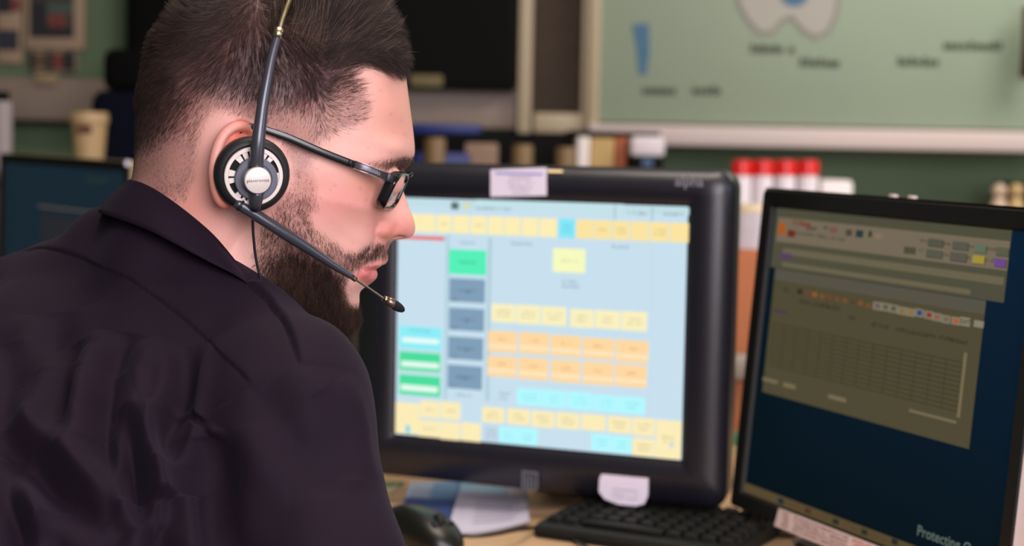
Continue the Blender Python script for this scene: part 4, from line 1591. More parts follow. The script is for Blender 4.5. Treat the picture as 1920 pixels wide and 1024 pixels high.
# low cabinet at the left with tub and container
LZ = 1.12
cb = empty('side_cabinet', (-.9, 2.97, 0), 0, 'dark low cabinet behind the left monitor', 'cabinet')
bpy.context.view_layer.update()
kp(box('carcass', (-1.25, 2.90, 0), (-.66, 3.05, LZ - .02), mat('cab_body', (80, 76, 70), .7), None, .004), cb)
kp(box('cabinet_top', (-1.26, 2.89, LZ - .02), (-.65, 3.055, LZ), mat('cab_top', (92, 86, 78), .6), None, .004), cb)
k0, k1 = at_depth(133, 250, 2.97), at_depth(202, 250, 2.97)
zt = at_depth(168, 207, 2.97)[2]
root = empty('tub', ((k0[0] + k1[0]) / 2, 2.97, LZ), 0, 'cream tapered tub with a dark mark, behind the left monitor', 'tub')
R_ = (k1[0] - k0[0]) / 2
M_CR = mat('cream_tub', (190, 158, 116), .5)
lathe('tub_body', [(0, 0), (R_ * .72, 0), (R_ * .95, zt - LZ - .02), (R_ * .9, zt - LZ - .02), (0, .004)], M_CR, root, 32)
lathe('tub_lid', [(0, zt - LZ - .002), (R_ * 1.0, zt - LZ - .004), (R_ * 1.04, zt - LZ - .022), (R_ * .95, zt - LZ - .024)], M_CR, root, 32)
q = box('mark', (-.014, -R_ * .98, zt - LZ - .042), (.012, -R_ * .84, zt - LZ - .028), mat('red_mark', (90, 40, 26), .6), root)
k0, k1 = at_depth(-14, 250, 2.96), at_depth(23, 250, 2.96)
zt, zl = at_depth(4, 190, 2.96)[2], at_depth(4, 172, 2.96)[2]
root = empty('canister', ((k0[0] + k1[0]) / 2, 2.96, LZ), 0, 'pale grey canister with a black lid at the left edge', 'canister')
R_ = (k1[0] - k0[0]) / 2
lathe('canister_body', [(0, 0), (R_, 0), (R_, zt - LZ), (0, zt - LZ)], mat('pale_grey', (160, 148, 148), .5), root, 32)
lathe('lid', [(0, zt - LZ), (R_ * .7, zt - LZ), (R_ * .7, zl - LZ), (0, zl - LZ)], M_NEARBLACK, root, 32)

# office chair behind the head
def chair():
    c = at_depth(246, 200, 3.14)
    root = empty('office_chair', (c[0], 3.14, 0), 0, 'black office chair with a headrest, partly hidden behind the head', 'chair')
    M_CH = mat('chair_mesh', (8, 8, 8), .9, spec=.1)
    M_CN = mat('chair_navy', (10, 13, 28), .9, spec=.1)
    z = lambda py: at_depth(246, py, 3.14)[2]
    def pad(name, w, z0, z1, t, y, m):
        bm = bmesh.new()
        bm_box(bm, (-w / 2, y - t / 2, z0), (w / 2, y + t / 2, z1), None, min(t, w) * .42, 5)
        return set_bm(name, bm, m, root, True)
    pad('headrest', .105, z(172), z(92), .05, 0, M_CH)
    pad('backrest', .150, .62, z(170), .06, 0, M_CN)
    tube('stem', [(0, .02, z(200)), (0, .02, z(150))], .012, M_CH, root)
    pad('seat', .46, .44, .52, .40, .24, M_CH)
    tube('column', [(0, .2, .46), (0, .2, .08)], .025, M_CH, root)
    for i in range(5):
        a = i * 2 * math.pi / 5
        lg = tube('leg', [(0, .2, .09), (.22 * math.cos(a), .2 + .22 * math.sin(a), .06)], [.022, .016], M_CH, root)
        bm = bmesh.new()
        bmesh.ops.create_uvsphere(bm, u_segments=12, v_segments=8, radius=.03, matrix=Matrix.Translation((.22 * math.cos(a), .2 + .22 * math.sin(a), .03)))
        cs = set_bm('castor', bm, M_CH, lg)
        # the leg mesh stands in the chair's own axes, so the castor needs no offset
    return root


chair()
# =====================================================================
# DESK, MONITORS
# =====================================================================
M_OAK = mat('oak_desk', (206, 168, 130), .45, var=.10, vscale=9)
dk = empty('desk', (0.2, 1.8, 0), 0, 'light wooden office desk under the monitors', 'desk')
bpy.context.view_layer.update()
out = [(-.30, 1.42), (.14, 1.42), (.14, 1.12), (1.25, 1.12), (1.25, 2.30), (-.30, 2.30)]
kp(prism('desktop', out, DZ - .03, DZ, M_OAK, None, .003), dk)
for lo, hi in (((-.29, 1.50, 0), (-.26, 2.26, DZ - .03)), ((1.20, 1.16, 0), (1.23, 2.26, DZ - .03)), ((.14, 2.22, 0), (.17, 2.28, DZ - .03))):
    kp(box('leg_panel', lo, hi, mat('leg_grey', (90, 90, 92), .5), None, .002), dk)


def monitor_frame(name, P, X, D, label, cat='monitor'):
    """Empty at the monitor's centre: local x right, local y up, local z out of the screen"""
    X, D = Vector(X).normalized(), Vector(D)
    U = (-D - (-D).dot(X) * X).normalized()
    Z = X.cross(U)
    o = bpy.data.objects.new(name, None)
    COL.objects.link(o)
    o.empty_display_size = .02
    M = Matrix((X, U, Z)).transposed().to_4x4()
    M.translation = Vector(P)
    o.matrix_world = M
    tag(o, label, cat)
    return o, M


def ring_loft(name, rings, m, parent, caps=(True, True), n=7, angle=40, yoff=0.0):
    """rings: (x0,x1,y0,y1,r,z)"""
    bm = bmesh.new()
    R = []
    for x0, x1, y0, y1, r, z in rings:
        pts = rounded_rect(x1 - x0, y1 - y0, r, n, (x0 + x1) / 2, (y0 + y1) / 2)
        R.append([bm.verts.new((x, y, z)) for x, y in pts])
    k = len(R[0])
    for a, b in zip(R[:-1], R[1:]):
        for i in range(k):
            bm.faces.new([a[i], a[(i + 1) % k], b[(i + 1) % k], b[i]])
    if caps[0]: bm.faces.new(R[0][::-1])
    if caps[1]: bm.faces.new(R[-1])
    return set_bm(name, bm, m, parent, True, angle)


class Screen:
    def __init__(s, M):
        s.M = np.array(M)
        s.V, s.F, s.C = [], [], []
        s.k = 0

    def uv(s, px, py):
        P = s.M[:3, 3]
        q = on_plane(px, py, P, s.M[:3, 2]) - P
        return q @ s.M[:3, 0], q @ s.M[:3, 1]

    def quad(s, x0, y0, x1, y1, c, lift=None):
        s.k += 1
        z = .00002 * s.k if lift is None else lift
        i = len(s.V)
        s.V += [(x0, y0, z), (x1, y0, z), (x1, y1, z), (x0, y1, z)]
        s.F.append((i, i + 1, i + 2, i + 3))
        s.C += [lin(c)[:3]] * 4

    def rect(s, a, b, c):
        x0, y1 = s.uv(*a)
        x1, y0 = s.uv(*b)
        s.quad(x0, y0, x1, y1, c)
        return x0, y0, x1, y1

    def text(s, cx, cy, w, h, c, R):
        x = cx - w / 2
        z = .00002 * s.k + .00001
        while x < cx + w / 2:
            cw = h * R.uniform(.45, .8)
            if R.random() > .1:
                hh = h * (.7 if R.random() < .6 else 1)
                for a, b, p, q in ((0, 0, h * .16, hh), (0, hh - h * .16, cw * .8, hh), (cw * .5, 0, cw * .5 + h * .16, hh)):
                    i = len(s.V)
                    s.V += [(x + a, cy + b - h / 2, z), (x + p, cy + b - h / 2, z), (x + p, cy + q - h / 2, z), (x + a, cy + q - h / 2, z)]
                    s.F.append((i, i + 1, i + 2, i + 3))
                    s.C += [lin(c)[:3]] * 4
            x += cw * 1.15

    def button(s, a, b, c, R, rows=2, t=None, edge=None):
        x0, y0, x1, y1 = s.rect(a, b, c)
        t = t or tuple(int(v * .78) for v in c)
        cx, cy = (x0 + x1) / 2, (y0 + y1) / 2
        w = x1 - x0
        if rows:
            for j in range(rows):
                s.text(cx, cy + (j - (rows - 1) / 2) * -.0048, w * R.uniform(.35, .6), .0026, t, R)

    def build(s, name, m, parent):
        return mesh_np(name, np.array(s.V), s.F, m, parent, False, np.array(s.C))


# ---------------------------------------------------------------- touch monitor
m1, M1 = monitor_frame('touch_monitor', (0.027, 1.7483, 0.9757), (0.9285, -0.3713, -0.0037), (0.0003, 0.0106, -0.9999),
                       'thick black touch monitor with a bright button screen, two paper labels on it')
M_HOUS = mat('black_housing', (27, 26, 35), .36, spec=.6, bump=.12, bscale=1500)
L_, R_, T_, B_ = -.226, .217, .175, -.187
ring_loft('housing', [(-.171, .171, -.137, .137, .003, -.004), (-.171, .171, -.137, .137, .003, .0008), (-.176, .176, -.142, .142, .005, .0045), (-.186, .186, -.151, .151, .008, .0060),
                      ] + [(-.186 + (L_ + .186) * math.sin(t), .188 + (R_ - .188) * math.sin(t), -.151 + (B_ + .151) * math.sin(t), .152 + (T_ - .152) * math.sin(t), .010 + .011 * math.sin(t), .006 - .022 * (1 - math.cos(t))) for t in np.linspace(.1, math.pi / 2, 9)] + [
                      (L_ + .002, R_ - .003, B_ + .002, T_ - .001, .020, -.045),
                      (L_ + .03, R_ - .03, B_ + .03, T_ - .03, .02, -.065), (L_ + .08, R_ - .08, B_ + .07, T_ - .07, .02, -.085)], M_HOUS, m1, (True, True))
R = np.random.default_rng(8)
S = Screen(M1)
S.quad(-.169, -.135, .169, .135, (200, 224, 238))
BG = (203, 229, 241)
S.rect((744, 372), (1292, 404), (192, 222, 228))
S.rect((893, 374), (1170, 402), (196, 226, 232))
for a, b in (((1152, 385), (1154, 412)), ((1222, 388), (1224, 415))): S.rect(a, b, (160, 190, 200))
S.rect((846, 379), (860, 393), (90, 110, 110))
S.rect((869, 380), (881, 393), (205, 215, 190))
S.rect((872, 383), (878, 390), (240, 225, 120))
for px, py, w in ((925, 391, .042), (1195, 400, .020), (1262, 402, .020)):
    x, y = S.uv(px, py)
    S.text(x, y, w, .0034, (120, 145, 155), R)
YL, YD = (252, 240, 186), (250, 230, 170)
CY = (176, 246, 255)
row1 = [(748, 786), (787, 816), (819, 847), (850, 880), (883, 912), (915, 944), (946, 976), (979, 1009), (1012, 1044), (1048, 1078), (1081, 1112), (1114, 1146), (1149, 1180), (1183, 1216), (1219, 1254), (1257, 1291)]
for x0, x1 in row1:
    k = lambda x: 400.5 + (x - 770) * .0345
    k2 = lambda x: 434 + (x - 770) * .0415
    S.button((x0, k(x0)), (x1, k2(x1)), (128, 232, 248) if x0 == 1048 else (252, 238, 180) if x0 < 1040 else (251, 228, 160), R, int(R.integers(0, 3)))
S.rect((744, 441), (834, 451), (238, 80, 60))
S.rect((837, 440), (838.2, 750), (180, 208, 222))
S.rect((916, 446), (917.2, 752), (176, 204, 218))
S.rect((1224, 458), (1216, 783), (172, 202, 220))
S.rect((922, 566), (1218, 572), (194, 220, 236)) if False else None
for px, py, w in ((877, 455, .018), (978, 457, .024), (1162, 463, .018), (1068, 528, .016), (1068, 537, .022), (944, 738, .013), (942, 747, .010), (870, 741, .018)):
    x, y = S.uv(px, py)
    S.text(x, y, w, .0030, (130, 155, 175), R)
S.button((1037.5, 465), (1097, 512.6), (246, 250, 190), R, 1)
S.button((842.5, 467), (912, 517), (84, 240, 184), R, 1, (50, 150, 120))
for a, b in (((843, 521), (909.5, 569)), ((842.5, 576), (908, 622.5)), ((841, 630), (906, 677)), ((840, 683), (904, 732))):
    S.button(a, b, (128, 158, 184), R, 1, (80, 100, 122))
    x0, y0 = S.uv(a[0], b[1] - 3)
    S.text(x0 + .006, y0 + .003, .006, .0026, (80, 100, 122), R)
    x0, y0 = S.uv((a[0] + b[0]) / 2, (a[1] + b[1]) / 2 + 3)
    S.text(x0, y0, .003, .003, (80, 100, 122), R)
S.rect((749, 610), (828, 658), (140, 238, 246))
S.rect((755, 632), (823, 646), (238, 250, 250))
for a, b, c, d in (((749, 658), (826, 699), (753, 676), (823, 692)), ((749, 701), (826, 745), (752, 720), (821, 737))):
    S.rect(a, b, (72, 222, 158))
    S.rect(c, d, (228, 250, 240))
x, y = S.uv(788, 620)
S.text(x, y, .026, .003, (100, 180, 200), R)
for a, b in (((922, 569), (967, 606)), ((969, 571), (1013, 609)), ((1016, 574), (1062, 612)), ((1070, 579), (1114, 616)), ((1117, 581), (1163, 618)), ((1166, 583), (1213, 622))):
    S.button(a, b, (250, 240, 190), R, 2)
for a, b in (((916, 619), (970, 663)), ((975, 622), (1030, 666)), ((1034, 627), (1090, 671)), ((1094, 632), (1152, 676)), ((1156, 636), (1216, 682)),
             ((915, 666), (969, 709)), ((973, 669), (1028, 714)), ((1034, 673), (1089, 719)), ((1094, 677), (1151, 724)), ((1155, 682), (1213, 728))):
    S.button(a, b, (255, 216, 160), R, 0)
    x0, y1 = S.uv(*a)
    x1, y0 = S.uv(*b)
    S.text((x0 + x1) / 2, (y0 + y1) / 2 + .003, .010, .0028, (205, 160, 110), R)
    S.quad(x0 + .0006, y0 + .0045, x1 - .0006, y0 + .009, (255, 230, 190))
for a, b in (((970, 727), (1016, 762)), ((1017, 730), (1062, 766)), ((1065, 733), (1110, 770)), ((1113, 739), (1159, 774)), ((1161, 742), (1209, 778)),
             ((937, 799), (971, 832)), ((972, 801), (1008, 836)), ((1110, 812), (1146, 847)), ((1148, 816), (1184, 851))):
    S.button(a, b, (178, 248, 255), R, 2, (140, 215, 225))
for a, b in (((905, 762), (946, 794)), ((952, 765), (994, 798)), ((998, 769), (1040, 803)), ((1044, 772), (1087, 806)), ((1091, 775), (1136, 809)), ((1141, 779), (1184, 814)), ((1187, 782), (1228, 819)),
             ((1231, 786), (1277, 862)), ((1187, 820), (1228, 857)), ((743, 753), (787, 815)), ((789, 750), (826, 785)), ((828, 752), (864, 788)), ((787, 786), (826, 821)), ((827, 789), (863, 826)), ((866, 791), (902, 829))):
    S.button(a, b, (251, 236, 184), R, 0 if a[0] in (743, 827, 866, 1091) else 1 if a[0] < 830 else 2)
S.button((909, 797), (936, 829), (192, 214, 228), R, 2, (150, 170, 190))
S.rect((762, 797), (770, 812), (120, 215, 235))
S.rect((1256, 830), (1264, 840), (205, 220, 225))
M_SCR1 = attr_mat('bright_screen', emit=1.0, rough=.25)
S.build('screen', M_SCR1, m1)


def plate(name, pts, z, M, m, parent, th=.0006):
    bm = bmesh.new()
    f = bm.faces.new([bm.verts.new((x, y, z)) for x, y in pts])
    r = bmesh.ops.extrude_face_region(bm, geom=[f])
    bmesh.ops.translate(bm, verts=[v for v in r['geom'] if isinstance(v, bmesh.types.BMVert)], vec=(0, 0, th))
    return set_bm(name, bm, m, parent, False)


def on_front(Sx, px, py, z):
    P = Sx.M[:3, 3] + Sx.M[:3, 2] * z
    q = on_plane(px, py, P, Sx.M[:3, 2]) - Sx.M[:3, 3]
    return q @ Sx.M[:3, 0], q @ Sx.M[:3, 1]


M_LAB = mat('paper_label', (244, 232, 248), .6)
pts = [on_front(S, *p, .0068) for p in ((920, 318), (920, 369), (1025, 367), (1025, 314))]
lb = plate('paper_label', pts, .0066, M1, M_LAB, m1)
lb['label'] = 'white paper label taped to the top edge'
LT = Screen(M1)
cx, cy = np.mean([p[0] for p in pts]), np.mean([p[1] for p in pts])
LT.quad(cx - .027, cy + .0082, cx + .028, cy + .0108, (170, 160, 226))
for j in range(4): LT.text(cx + .002, cy + .005 - j * .0052, .030 - .004 * abs(j - 1), .0024, (172, 160, 178), R)
LT.V = [(x, y, z + .0074) for x, y, z in LT.V]
LT.build('lettering', attr_mat('print_ink', rough=.6), lb)
pts = [on_front(S, *p, .0068) for p in ((1128, 889), (1124, 898), (1123, 922), (1134, 936), (1160, 946), (1192, 949), (1208, 945), (1215, 930), (1216, 897))]
lb = plate('paper_label', pts, .0066, M1, M_LAB, m1)
lb['label'] = 'white rounded paper label at the bottom edge'
LT = Screen(M1)
cx, cy = np.mean([p[0] for p in pts]), np.mean([p[1] for p in pts])
for j in range(3): LT.text(cx + .003, cy + .003 - j * .0045, .028, .0022, (176, 166, 184), R)
LT.V = [(x, y, z + .0074) for x, y, z in LT.V]
LT.build('lettering', attr_mat('print_ink', rough=.6), lb)
M_LOGO = mat('silver_print', (150, 148, 160), .4, metal=.3)
V, F = text_mesh('alpha', .0150, bold=.0002, align='CENTER')
x, y = on_front(S, 1292, 349, .0062)
mesh_np('lettering', V + [x, y, .0062], F, M_LOGO, m1, False)
bm = bmesh.new()
x0, y0 = on_front(S, 978, 917, .0062)
x1, y1 = on_front(S, 1009, 885, .0062)
w_, h_ = x1 - x0, y1 - y0
for a, b, c, d in ((0, .84, 1, 1), (0, 0, .14, .84), (.22, 0, .34, .78), (.42, 0, .54, .78), (.62, 0, .74, .78), (.86, 0, 1, .84), (.0, 0, 1, .05)):
    bm_box(bm, (x0 + a * w_, y0 + b * h_, .0058), (x0 + c * w_, y0 + d * h_, .0064))
o = set_bm('maker_badge', bm, mat('badge_grey', (120, 122, 132), .4, metal=.4), m1, False)
x, y = on_front(S, 1042, 321, -.001)
box('indicator', (x - .008, y - .0012, -.002), (x + .008, y + .0012, .003), mat('amber_lamp', (236, 206, 150), .4, emit=.8), m1)
# stand
Mi = M1.inverted()
bpy.context.view_layer.update()
def world_box(name, M, lo, hi, m, parent, bev=.004):
    """box given in axes of the monitor but kept upright in the world"""
    return box(name, lo, hi, m, parent, bev)
box('neck', (-.03, DZ - .9757 + .011, -.165), (.03, .02, -.083), M_HOUS, m1, .01)
box('foot', (-.05, DZ - .9757 + .0012, -.26), (.05, DZ - .9757 + .012, -.13), M_HOUS, m1, .008)

# ---------------------------------------------------------------- flat monitor at the right
m2, M2 = monitor_frame('flat_monitor', (0.3438, 1.5034, 0.9565), (0.434, -0.9006, -0.0237), (-0.0792, -0.0119, -0.9968),
                       'slim black monitor with silver edges showing dim windows on a dark blue desktop')
M_BEZ = mat('black_bezel', (20, 19, 19), .5, spec=.3)
L2, R2, T2, B2 = -.206, .206, .171, -.169
ring_loft('bezel', [(-.188, .188, -.1505, .1505, .001, -.003), (-.188, .188, -.1505, .1505, .001, .0002), (-.191, .191, -.1535, .1535, .002, .004),
                    (L2 + .001, R2 - .001, B2 + .001, T2 - .0035, .004, .005), (L2, R2, B2, T2 - .0025, .004, .003)], M_BEZ, m2, (True, False))
sh = ring_loft('side_shell', [(L2, R2, B2, T2, .004, .003), (L2, R2, B2, T2, .004, -.012), (L2 + .01, R2 - .01, B2 + .01, T2 - .01, .004, -.03), (L2 + .05, R2 - .05, B2 + .05, T2 - .05, .01, -.05)], mat('silver_shell', (196, 178, 172), .4, metal=.2), m2, (False, True))
sh['label'] = 'silver side shell'
S = Screen(M2)
NAVY = (14, 52, 84)
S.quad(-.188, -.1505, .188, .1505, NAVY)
S.C[0:4] = [lin(c)[:3] for c in ((2, 18, 24), (2, 20, 28), (8, 34, 56), (2, 26, 38))]  # panel's viewing-angle dimming painted into the wallpaper colours, darkest at lower left
G1, G2, G3 = (92, 86, 64), (84, 78, 56), (124, 112, 92)
x0, y0, x1, y1 = S.rect((1457, 384), (1882, 568), (84, 82, 64))
S.rect((1459, 384), (1895, 452), (90, 86, 68)) if False else None
tb = S.rect((1460, 407), (1888, 508), G3)
for a, b in (((1468.5, 464.6), (1881, 535)), ((1467, 491), (1819, 553))): S.rect(a, b, (112, 104, 80))
S.rect((1463, 474), (1484, 487), (92, 66, 104))
for a, b, c in (((1486, 412), (1506, 424), (120, 96, 78)), ((1502, 417), (1520, 425), (130, 66, 50)), ((1512, 424), (1531, 433), (100, 84, 72)), ((1545, 424), (1552, 430), (80, 84, 66)), ((1556, 425), (1570, 438), (126, 92, 78)), ((1587, 430), (1597, 443), (84, 72, 54)),
                ((1606, 431), (1618, 446), (40, 62, 66)), ((1630, 433), (1634, 445), (40, 48, 40)), ((1641, 437), (1655, 449), (138, 120, 98)), ((1478, 431), (1490.5, 445.5), (112, 44, 30)), ((1461, 417), (1472, 441), (176, 92, 34)),
                ((1696, 462), (1717, 478), (86, 80, 62))): S.rect(a, b, c)
for a, b, c in (((1741, 447), (1768, 464), (88, 88, 74)), ((1787, 452), (1815, 470), (92, 92, 80)), ((1829, 458), (1849, 475), (98, 120, 92)), ((1869, 463), (1891, 481), (94, 98, 76)),
                ((1738, 467), (1766, 485), (92, 92, 80)), ((1783, 472), (1812, 492), (96, 90, 80)), ((1825, 478), (1846, 496), (168, 152, 62)), ((1866, 484), (1886, 502), (114, 76, 146))):
    q = S.rect((a[0] + 1.5, a[1] + 1.5), (b[0] + 1.5, b[1] + 1.5), (60, 58, 46))
    S.rect(a, b, c)
for px, py, w in ((1520, 440, .05), (1560, 447, .04), (1732, 451, .008), (1777, 457, .010), (1822, 462, .006), (1858, 467, .012), (1728, 470, .005), (1775, 478, .010), (1819, 483, .005), (1857, 488, .012), (1706, 470, .010)):
    x, y = S.uv(px, py)
    S.text(x, y, w, .0032, (80, 72, 60), R)
# second window
x0, y0, x1, y1 = S.rect((1455, 503), (1818, 842.5), G2)
S.quad(x0, y1 - .012, x1, y1, (92, 88, 74))
ic = [(1474.5, 544, (72, 66, 46)), (1501, 547, (40, 46, 34)), (1515, 550, (112, 72, 54)), (1528.5, 552.5, (160, 92, 40)), (1543, 556, (128, 84, 44)), (1557, 558, (116, 74, 42)), (1571, 561, (118, 80, 44)), (1586, 564, (120, 84, 46)), (1600, 566, (86, 70, 46)), (1615, 569, (132, 84, 48)), (1630, 573, (128, 80, 42)),
      (1647, 574, (110, 92, 92)), (1662, 576, (96, 92, 74)), (1677, 579, (90, 88, 70)), (1693, 583, (150, 110, 54)), (1709, 586, (150, 116, 64)), (1726, 587, (44, 70, 128)), (1744, 591, (150, 50, 40)), (1759, 595, (150, 96, 76)), (1776, 599, (132, 100, 80)), (1794.6, 602, (190, 96, 34))]
for px, py, c in ic:
    if px > 1640: S.rect((px - 8, py - 9), (px + 7, py + 9), (134, 126, 108))
    S.rect((px - 4, py - 5), (px + 4, py + 5), c)
S.rect((1803, 594), (1820, 613), (148, 140, 122))
S.rect((1829, 600), (1846, 616), (142, 134, 116))
x, y = S.uv(1812, 604)
V, F = text_mesh('EXIT', .0062, bold=.0001, align='CENTER')
i0 = len(S.V)
S.V += [tuple(v) for v in V + [x, y - .002, .0016]]
S.F += [tuple(i0 + i for i in f) for f in F]
S.C += [lin((50, 46, 38))[:3]] * len(V)
S.rect((1452, 580), (1478, 589), (74, 58, 82))
gx0, gy1 = S.uv(1452, 606)
gx1, gy0 = S.uv(1797, 772)
for i in range(15):
    x = gx0 + (gx1 - gx0) * i / 14
    S.quad(x - .0005, gy0, x + .0005, gy1, (66, 60, 40))
for j in range(11):
    y = gy0 + (gy1 - gy0) * j / 10
    S.quad(gx0, y - .0005, gx1, y + .0005, (66, 60, 40))
for px, py, w in ((1720, 625, .03), (1765, 632, .035), (1800, 640, .02), (1690, 618, .012), (1660, 612, .014), (1640, 608, .010), (1530, 570, .05), (1560, 576, .03), (1600, 596, .01)):
    x, y = S.uv(px, py)
    S.text(x, y, w, .0040, (56, 50, 36), R)
for a, b in (((1433.5, 707), (1461, 721)), ((1472, 716.5), (1494, 731)), ((1556.5, 739), (1589, 755.5)), ((1708, 767), (1796, 795)), ((1811, 661), (1803, 784))): S.rect(a, b, (124, 112, 84))
# task bar
tx0, ty1 = S.uv(1394, 902.5)
S.quad(-.188, -.1505, .188, ty1, (92, 78, 52))
for px, py, c in ((1467, 940, (36, 46, 48)), (1518, 958, (80, 50, 36)), (1570, 978, (44, 48, 40)), (1624, 998, (44, 48, 40)), (1681, 1016, (40, 44, 44))): S.rect((px - 5, py - 7), (px + 5, py + 7), c)
for px, py in ((1437, 930), (1492, 949), (1545, 968), (1598, 988), (1650, 1007)):
    x, y = S.uv(px, py)
    S.text(x, y, .022, .0035, (100, 66, 44), R)
V, F = text_mesh('Protecting Our C', .0135, bold=.0001)
x, y = S.uv(1722, 1003)
i0 = len(S.V)
S.V += [tuple(v) for v in V + [x, y, .0022]]
S.F += [tuple(i0 + i for i in f) for f in F]
S.C += [lin((104, 118, 110))[:3]] * len(V)
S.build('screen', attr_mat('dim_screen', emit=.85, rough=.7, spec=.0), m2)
# paper strip along the lower bezel
a, b = on_front(S, 1459, 953, .007), on_front(S, 1450, 986, .007)
w_ = .20
pts = [(a[0], a[1]), (b[0], b[1]), (b[0] + w_, b[1] - .000), (a[0] + w_, a[1] - .000)]
ps = plate('paper_strip', pts, .0055, M2, mat('strip_paper', (232, 208, 206), .6), m2)
ps['label'] = 'white printed paper strip taped along the lower bezel'
LT = Screen(M2)
h_ = a[1] - b[1]
for j in range(4):
    LT.text(a[0] + .012, a[1] - h_ * (.16 + .21 * j), .010, .0028, (150, 116, 126), R)
    LT.text(a[0] + .070, a[1] - h_ * (.16 + .21 * j), .086, .0026, (120, 92, 100), R)
    LT.text(a[0] + .140, a[1] - h_ * (.16 + .21 * j), .040, .0026, (120, 92, 100) if j in (2, 3) else (214, 80, 84), R)
LT.V = [(x, y, z + .0063) for x, y, z in LT.V]
LT.build('lettering', attr_mat('print_ink'), ps)
for px in (1672, 1708):
    x, y = on_front(S, px, 378, -.004)
    box('top_clip', (x - .0035, T2 - .001, -.009), (x + .0035, T2 + .003, -.002), mat('silver_shell'), m2, .001)
box('neck', (-.03, DZ - .9565 + .012, -.075), (.03, .02, -.048), M_BEZ, m2, .006)
bpy.context.view_layer.update()
zf = DZ - .9565
ft = prism('foot', rounded_rect(.24, .17, .02), 0, .014, M_BEZ, None, .003)
ft.matrix_world = Matrix.Translation((0.3438 + .07, 1.5034 + .035, DZ + .0005)) @ Matrix.Rotation(math.atan2(-.9006, .434), 4, 'Z')
keep(ft, m2)

# ---------------------------------------------------------------- third monitor at the left
A, Bp = at_depth(4, 287, 2.78), at_depth(244, 303, 2.48)
X = Bp - A
w_ = np.linalg.norm(X)
X = X / w_
D = np.array([0, 0, -1.0])
D = D - (D @ X) * X
D /= np.linalg.norm(D)
H = .29
P = (A + Bp) / 2 + D * H / 2
m3, M3 = monitor_frame('flat_monitor', P, X, D, 'dark monitor at the far left, half hidden by the shoulder')
bpy.context.view_layer.update()
hw, hh = w_ / 2, H / 2
ring_loft('bezel', [(-hw + .014, hw - .014, -hh + .016, hh - .016, .001, -.002), (-hw + .013, hw - .013, -hh + .015, hh - .015, .001, .003), (-hw, hw, -hh, hh, .004, .004), (-hw, hw, -hh, hh, .004, -.001)], M_BEZ, m3, (True, False))
sh = ring_loft('side_shell', [(-hw, hw, -hh, hh, .004, -.001), (-hw, hw, -hh, hh, .004, -.022), (-hw + .03, hw - .03, -hh + .03, hh - .03, .004, -.045)], mat('tan_shell', (170, 150, 118), .5), m3, (False, True))
S3 = Screen(M3)
S3.quad(-hw + .014, -hh + .016, hw - .014, hh - .016, (14, 34, 48))
S3.rect((72, 388), (225, 402), (96, 84, 76))
S3.rect((78, 400), (225, 470), (34, 34, 42))
S3.rect((160, 330), (205, 345), (28, 44, 46))
S3.V = [(x, y, z * 12) for x, y, z in S3.V]
S3.build('screen', attr_mat('dark_screen', emit=.9, rough=.4), m3)
x, y = on_front(S3, 240, 306, .004)
box('indicator', (x - .004, y - .004, .003), (x + .003, y + .004, .007), mat('pale_lamp', (220, 215, 225), .4, emit=.6), m3, .001)
ground = P[2] - DZ
box('neck', (-.03, -ground + .012, -.07), (.03, 0, -.045), M_BEZ, m3, .006)
box('foot', (-.09, -ground + .0015, -.15), (.09, -ground + .014, .05), M_BEZ, m3, .004)
d2 = empty('desk', (-1.0, 2.55, 0), 0, 'second desk at the left carrying the dark monitor', 'desk')
bpy.context.view_layer.update()
kp(box('desktop', (-1.7, 2.36, DZ - .03), (-.55, 2.73, DZ), M_OAK, None, .003), d2)
for x in (-1.66, -.62):
    kp(box('leg_panel', (x, 2.38, 0), (x + .03, 2.71, DZ - .03), mat('leg_grey'), None, .002), d2)

# ---------------------------------------------------------------- keyboard, mouse, papers
KA = math.atan2(-.101, .191)
kb, Mk = None, None
kx = np.array([math.cos(KA), math.sin(KA), 0])
ky = np.array([-math.sin(KA), math.cos(KA), 0])
K0 = np.array([.215, 1.540, DZ + .0006]) - kx * .222 + ky * .018
kb = empty('keyboard', K0, KA, 'black keyboard under the front of the touch monitor', 'keyboard')
M_KB = mat('keyboard_black', (14, 14, 13), .6, spec=.3)
M_KEY = mat('key_black', (14, 14, 12), .6, spec=.3)
bm = bmesh.new()
sec = [(0, 0), (0, .010), (.006, .014), (.15, .021), (.158, .018), (.158, 0)]
va = [bm.verts.new((0, y, z)) for y, z in sec]
vb = [bm.verts.new((.222, y, z)) for y, z in sec]
for i in range(len(sec)):
    bm.faces.new([va[i], va[(i + 1) % len(sec)], vb[(i + 1) % len(sec)], vb[i]])
bm.faces.new(va[::-1])
bm.faces.new(vb)
bmesh.ops.bevel(bm, geom=bm.edges[:], offset=.002, segments=2, affect='EDGES')
set_bm('keyboard_case', bm, M_KB, kb)
km = None
tilt = math.atan2(.007, .144)
cnt = 0
